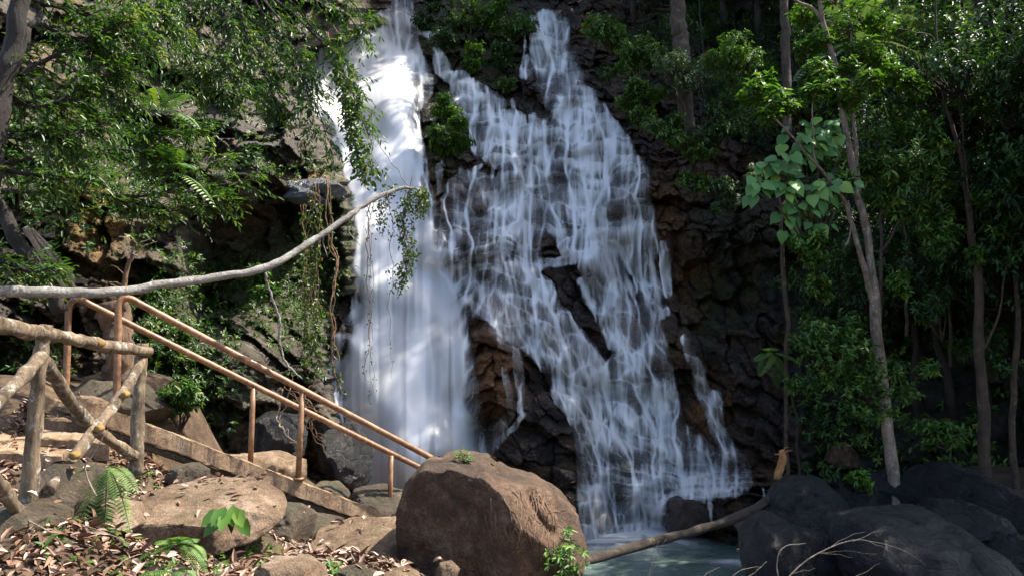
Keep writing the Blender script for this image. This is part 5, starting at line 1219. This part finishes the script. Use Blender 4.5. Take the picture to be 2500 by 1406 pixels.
sprays_tree('cliff_top_tree', P(560, -80, 11.5), 'sunlit tree on the left cliff top whose sprays droop over the edge of the plunge', [[(540, 60, 11.8, .10), (560, -60, 11.6, .09), (600, -200, 11.5, .07)]],
    [[(600, -60, 11.4, .03), (700, 20, 11.3, .022), (790, 110, 11.2, .015), (850, 200, 11.1, .010), (885, 300, 11.0, .003)], [(600, -80, 11.4, .03), (720, -30, 11.4, .02), (830, 30, 11.4, .012), (900, 110, 11.4, .003)], [(590, -40, 11.2, .03), (660, 60, 11.1, .022), (720, 160, 11.0, .015), (780, 270, 10.9, .009), (820, 380, 10.8, .003)], [(570, -40, 11.0, .03), (600, 70, 10.9, .02), (640, 170, 10.8, .012), (690, 270, 10.7, .003)],
     [(550, -60, 10.8, .03), (500, 40, 10.6, .02), (480, 140, 10.4, .012), (500, 230, 10.3, .003)], [(560, -80, 11.0, .03), (450, -20, 10.6, .02), (370, 60, 10.3, .012), (330, 140, 10.1, .003)], [(640, -60, 11.6, .03), (760, 60, 11.6, .02), (830, 150, 11.5, .012), (870, 240, 11.4, .007), (900, 330, 11.3, .003)], [(570, 0, 10.9, .025), (560, 90, 10.7, .017), (560, 170, 10.5, .010), (580, 250, 10.4, .003)], [(640, -60, 11.6, .02), (800, -30, 11.7, .015), (870, 20, 11.6, .010), (890, 90, 11.5, .003)],
     [(600, -60, 11.3, .02), (690, 70, 11.0, .014), (750, 200, 10.8, .009), (760, 320, 10.7, .003)]],
    82, .58, .10, L_sunny, B_dark, droop=.5, k=10)
# ivy and ferns on the left wall
n = 16000; px = RNG.uniform(-100, 880, n); py = RNG.uniform(-60, 1150, n)
m = blobs(px[None], py[None], [(700, 650, 130, 150, 1.1), (560, 720, 160, 90, .8), (430, 960, 120, 120, 1.3), (420, 800, 120, 100, .8), (780, 600, 70, 130, .9), (120, 420, 200, 200, .45), (650, 420, 90, 40, .8), (420, 660, 100, 40, .6), (500, 100, 320, 170, .6), (330, 420, 160, 150, .5), (740, 830, 70, 90, .5), (640, 720, 70, 50, .8), (60, 860, 90, 90, .5), (680, 250, 100, 60, .35), (790, 430, 60, 60, .5)])[0]
cave = (px > 520) & (px < 840) & (py > 500) & (py < 640)
keep = (RNG.random(n) < m * (.3 + 1.1 * vnoise(px / 45, py / 40, seed=152))) & (~cave | (RNG.random(n) < .25))
px, py = px[keep], py[keep]
scatter('undergrowth', L_sunny, PA(px, py, Dleft(px[None], py[None])[0] - .03), .085, 8, 'creepers and small leafy plants clinging to the left gorge wall', (.3, -.6, .4))
bush('shrub', 440, 985, 9.6, 84, 300, L_sunny, 'lush glossy shrub at the cliff foot behind the concrete stair', L=.09)
bush('shrub', 640, 690, 11.6, 60, 160, L_sunny, 'leafy bush growing under the long bare branch', L=.09)
# hanging vines
def vine(rows, label, leafy=0, L=.05, lm=L_sunny, mat=M_vine, n=40, wig=.05, strands=1, jit=8, group=None, name='hanging_vine'):
    root = plant(name, P(*rows[0][:3]), label, 'vine', group); mt, ml = MB(), MB()
    for s_ in range(strands):
        rr = [(a + RNG.normal(0, jit) * (s_ > 0), b + RNG.normal(0, jit) * (s_ > 0), c_ + RNG.normal(0, .05) * (s_ > 0), d_ * (1 if s_ == 0 else .6)) for a, b, c_, d_ in rows]
        c, r = pxline(rr, n); c = c + wig * np.stack([fbm(np.arange(n) * .35 + s_ * 9, np.zeros(n) + q_ + rows[0][0], seed=170 + q_ + s_) for q_ in range(3)], -1) * np.minimum(1, np.arange(n) / 4)[:, None]
        mt.tube(c, r, 5)
        if leafy:
            idx = RNG.integers(2, n, leafy); b = c[idx] + RNG.normal(0, .03, (leafy, 3))
            ml.leaves(b, unit(rvec(leafy) + np.array([0, -.3, -.8])), unit(rvec(leafy) + np.array([0, -.8, .4])), L * RNG.uniform(.6, 1.3, leafy), L * .5)
    if mt.n: mt.build('stem', mat, root)
    if ml.n: ml.build('leaves', lm, root)
D_ = 10.0
vine([(1000, 460, 9.7, .008), (985, 530, 9.7, .006), (990, 610, 9.7, .005), (982, 700, 9.7, .002)], 'leafiest vine hanging from the tip of the bare branch before the white plunge', 110, .05, strands=5, jit=16)
vine([(905, 492, 9.4, .007), (900, 600, 9.4, .006), (905, 720, 9.4, .005), (895, 860, 9.4, .004), (905, 970, 9.4, .002)], 'long brown vine hanging from the bare branch over the left edge of the plunge', 26, .035, strands=3, jit=7)
vine([(945, 470, 9.5, .005), (958, 640, 9.5, .004), (950, 820, 9.5, .003), (955, 930, 9.5, .0015)], 'single thread-like vine hanging before the middle of the plunge', 14, .03, strands=1)
vine([(1020, 465, 9.75, .006), (1030, 490, 9.75, .004), (1012, 530, 9.75, .002)], 'short leafy twigs at the very tip of the bare branch', 90, .045, strands=4, jit=12)
vine([(960, 462, 9.6, .006), (940, 500, 9.6, .004), (920, 560, 9.6, .002)], 'small leafy twig drooping under the curve of the bare branch', 60, .045, strands=3, jit=12)
vine([(800, 440, 12.6, .016), (806, 560, 12.5, .016), (818, 650, 12.4, .016), (812, 760, 12.3, .015), (812, 880, 12.2, .013), (835, 960, 12.1, .008)], 'thick rope-like brown vine down the mossy wall left of the plunge', 30, .07, strands=3, jit=6)
vine([(770, 450, 12.7, .010), (775, 600, 12.6, .010), (765, 760, 12.5, .009), (780, 900, 12.4, .005)], 'tangle of thin vines left of the rope-like vine', 90, .07, strands=6, jit=16)
vine([(740, 500, 12.8, .008), (748, 640, 12.7, .008), (742, 780, 12.6, .007), (752, 930, 12.5, .004)], 'leftmost thin vines on the mossy wall', 60, .07, strands=4, jit=14)
vine([(735, 950, 11.8, .010), (765, 990, 11.7, .009), (800, 1040, 11.6, .008), (850, 1060, 11.5, .004)], 'tangled bare roots above the lower handrail end', 0, strands=9, jit=26, name='roots')
vine([(690, 950, 10.6, .010), (680, 1010, 10.6, .010), (700, 1060, 10.5, .008), (730, 1100, 10.5, .004)], 'pale crooked root behind the middle handrail post', 0, mat=M_twig, strands=2, jit=6, name='roots')
vine([(800, 80, 11.0, .010), (830, 200, 10.9, .008), (860, 330, 10.8, .006), (890, 440, 10.7, .003)], 'leafy vine drooping from the cliff top tree across the white water', 150, .09, strands=5, jit=18)
vine([(840, 150, 11.0, .008), (875, 260, 10.9, .006), (905, 360, 10.8, .004), (960, 450, 10.7, .002)], 'thin vine slanting from the cliff top tree down to the bare branch', 50, .07, strands=2, jit=12)
for q_, (x0, x1) in enumerate([(1700, 1705), (1712, 1722), (1640, 1690), (1755, 1745), (1738, 1742)]):
    vine([(x0, 170 + 20 * q_, 16.8, .007), ((x0 + x1) / 2 + 8, 280, 16.7, .007), (x1, 420 + 10 * q_, 16.6, .003)], ['pale vine hanging straight below the grey-green bush', 'vine hanging just right of the straight pale one', 'slanting vine under the grey-green bush', 'thin vine hanging below the yellow-green bush', 'faint vine between the two round bushes'][q_], 0, mat=B_brown, wig=.06)

# ---------------------------------------------------------------- forest floor near the viewer
def hits(ob):
    me = ob.data; mw = ob.matrix_world if ob.parent else Matrix.Translation(ob.location)
    return BVHTree.FromPolygons([mw @ v.co for v in me.vertices], [p.vertices[:] for p in me.polygons])
big = [o for o in COL.objects if o.name.startswith('boulder')][0]
bvh = hits(big); eye = Vector((0, 0, EYE))
def on_big(px, py, off=.01):
    x, y, z = ray(px, py); d = Vector((float(x), float(y), float(z))).normalized(); h = bvh.ray_cast(eye, d)
    return None if h[0] is None else (np.array(h[0]) - np.array(d) * off)
mt = MB()
for q_ in range(34):
    px, py = RNG.normal(1290, 46), RNG.uniform(1195, 1290); an = RNG.uniform(.9, 2.2); pts = []
    for s_ in range(RNG.integers(8, 22)):
        h = on_big(px, py, .004)
        if h is None: break
        pts.append(h); an += RNG.normal(0, .28) + .08 * (1.4 - an); px += 8 * math.cos(an) * .7; py += 8 * math.sin(an)
    if len(pts) > 4: mt.tube(pts, np.linspace(.006, .002, len(pts)) * RNG.uniform(.6, 1.4), 5)
tag(mt.build('roots', M_vine), 'web of thin dry roots clinging to the right face of the big boulder', 'roots')
root = plant('creeper', Vector(on_big(1375, 1340)), 'bright small-leaved creeper on the lower right side of the big boulder', 'creeper'); ml, mt = MB(), MB()
for q_ in range(40):
    p = on_big(RNG.normal(1372, 20), RNG.normal(1355, 34), .0)
    if p is None: continue
    d = unit(np.array([RNG.normal(.3, .5), -.9, RNG.normal(.2, .6)])); tip = p + d * RNG.uniform(.05, .16)
    mt.tube([p, (p + tip) / 2, tip], .002, 3, caps=False); rosette(ml, None, tip[None], d[None], p[None], 9, .055, .35)
fin(root, ml, mt, L_fresh, M_vine, 'leaves', 'stems')
root = plant('seedling', Vector(on_big(1130, 1122, 0)), 'small green plant growing on top of the big boulder', 'plant'); ml, mt = MB(), MB()
for px, d in [(1118, (-.6, -.2, .5)), (1135, (.1, -.2, 1)), (1148, (.5, -.1, .8)), (1128, (-.2, -.3, .8)), (1142, (.7, -.3, .35))]:
    p = on_big(1132, 1127, 0)
    if p is None: continue
    tip = p + unit(np.array(d)) * .07; mt.tube([p, tip], .003, 4); rosette(ml, None, tip[None], np.array(d)[None], p[None], 7, .085, .26)
fin(root, ml, mt, L_fresh, L_fresh, 'leaves', 'stems')
root = plant('broad_leaf_seedling', P(565, 1290, 4.95), 'seedling with large smooth oval leaves in front of the pink slab', 'plant'); ml, mt = MB(), MB()
b0 = np.array(P(565, 1300, 4.95))
for dx, dz, dy in [(-.12, .10, -.05), (-.05, .12, -.1), (.03, .13, -.06), (.08, .11, -.08), (.0, .09, -.14), (-.09, .05, -.1), (.1, .05, -.05)]:
    tip = b0 + (dx * .5, dy * .5, dz + .05); mt.tube([b0, b0 * .5 + tip * .5 + (0, 0, .02), tip], .004, 5)
    ml.leaves(tip[None], unit(np.array([[dx, dy - .03, -.10]])), unit(np.array([[dx * .4, -.8, .5]])), .15, .085, fold=.06, curl=.12)
fin(root, ml, mt, L_fresh, L_fresh, 'leaves', 'stems')
# weeds
ml = MB(); pts = []
for cx, cy, rx, ry, m_ in [(380, 1350, 70, 40, 30), (500, 1390, 60, 20, 22), (170, 1330, 60, 30, 14), (720, 1385, 40, 14, 10), (330, 1180, 30, 20, 10), (560, 1340, 60, 20, 14), (830, 1395, 30, 10, 6), (440, 1260, 20, 14, 6)]:
    for _ in range(m_):
        x_, y_, z_ = ray(RNG.normal(cx, rx), RNG.normal(cy, ry)); t_ = np.linspace(3.2, 7.5, 90); zz = EYE + z_ / y_ * t_; i = np.argmax(zz < gh(x_ / y_ * t_, t_)); pts.append((x_ / y_ * t_[i], t_[i], zz[i]))
pts = np.array(pts); d = unit(np.array([0, -.2, 1]) + .6 * rvec(len(pts)))
rosette(ml, None, pts + d * .05, d, pts, 6, .055, .45); tag(ml.build('weeds', L_fern), 'small green weeds among the dry leaves', 'weeds', kind='stuff')
# dry leaves and twigs
rocks = [hits(o) for o in COL.objects if o.type == 'MESH' and (o.name.startswith('rock') or o.name.startswith('boulder') or o.name.startswith('landing') or o.name.startswith('step')) and o.location.y < 9.5]
n = 26000; x = RNG.uniform(-5.2, .9, n); y = RNG.uniform(3.0, 8.6, n)
dn = vnoise(x * 1.1, y * 1.1, seed=181); keep = (RNG.random(n) < .25 + 1.0 * dn) & (y < 9 - .2 * (x + 5)) ; x, y = x[keep], y[keep]; z = gh(x, y); nn = np.stack([0 * x, 0 * x, 1 + 0 * x], -1)
for i in range(len(x)):
    o_ = Vector((x[i], y[i], EYE + .2))
    for bv in rocks:
        h = bv.ray_cast(o_, Vector((0, 0, -1)))
        if h[0] is not None and h[0].z > z[i]:
            z[i] = h[0].z if (h[1].z > .75 and RNG.random() < (.015 if bv is rocks[0] else .07)) else -50
            if z[i] > -50: nn[i] = h[1]
            break
ok = z > -40; x, y, z, nn = x[ok], y[ok], z[ok], nn[ok]; n = len(x)
ml = MB()
ml.leaves(np.stack([x, y, z + RNG.uniform(.004, .035, n)], -1), unit(rvec(n) * (1, 1, .35)), unit(nn + .55 * rvec(n)), RNG.uniform(.04, .115, n), RNG.uniform(.018, .045, n), fold=.22, curl=.25, rnd=RNG.random(n) ** 1.5)
tag(ml.build('leaf_litter', L_dead), 'carpet of curled dry brown leaves on the bank', 'leaves', kind='stuff')
mt = MB()
for _ in range(90):
    x0, y0 = RNG.uniform(-4.5, .6), RNG.uniform(3.2, 7.4); an = RNG.uniform(0, 6.28); ln = RNG.uniform(.15, .7); s_ = np.linspace(0, 1, 7)
    xx = x0 + np.cos(an) * ln * s_ + RNG.normal(0, .012, 7); yy = y0 + np.sin(an) * ln * s_ + RNG.normal(0, .012, 7)
    mt.tube(np.stack([xx, yy, gh(xx, yy) + .015 + RNG.uniform(0, .12) * s_], -1), np.linspace(.006, .002, 7) * RNG.uniform(.6, 1.4), 5)
tag(mt.build('fallen_twigs', M_twig), 'thin dry twigs lying among the leaf litter', 'twigs', kind='stuff')
tw = empty('dead_twig', P(230, 1100, 4.9), 'thin curved dry stem standing in front of the crossed fence braces', 'twig')
twig(tw, M_twig, [(235, 1210, 4.6, .005), (205, 1150, 4.6, .005), (232, 1105, 4.6, .004), (262, 1050, 4.6, .002)], 16, .01)
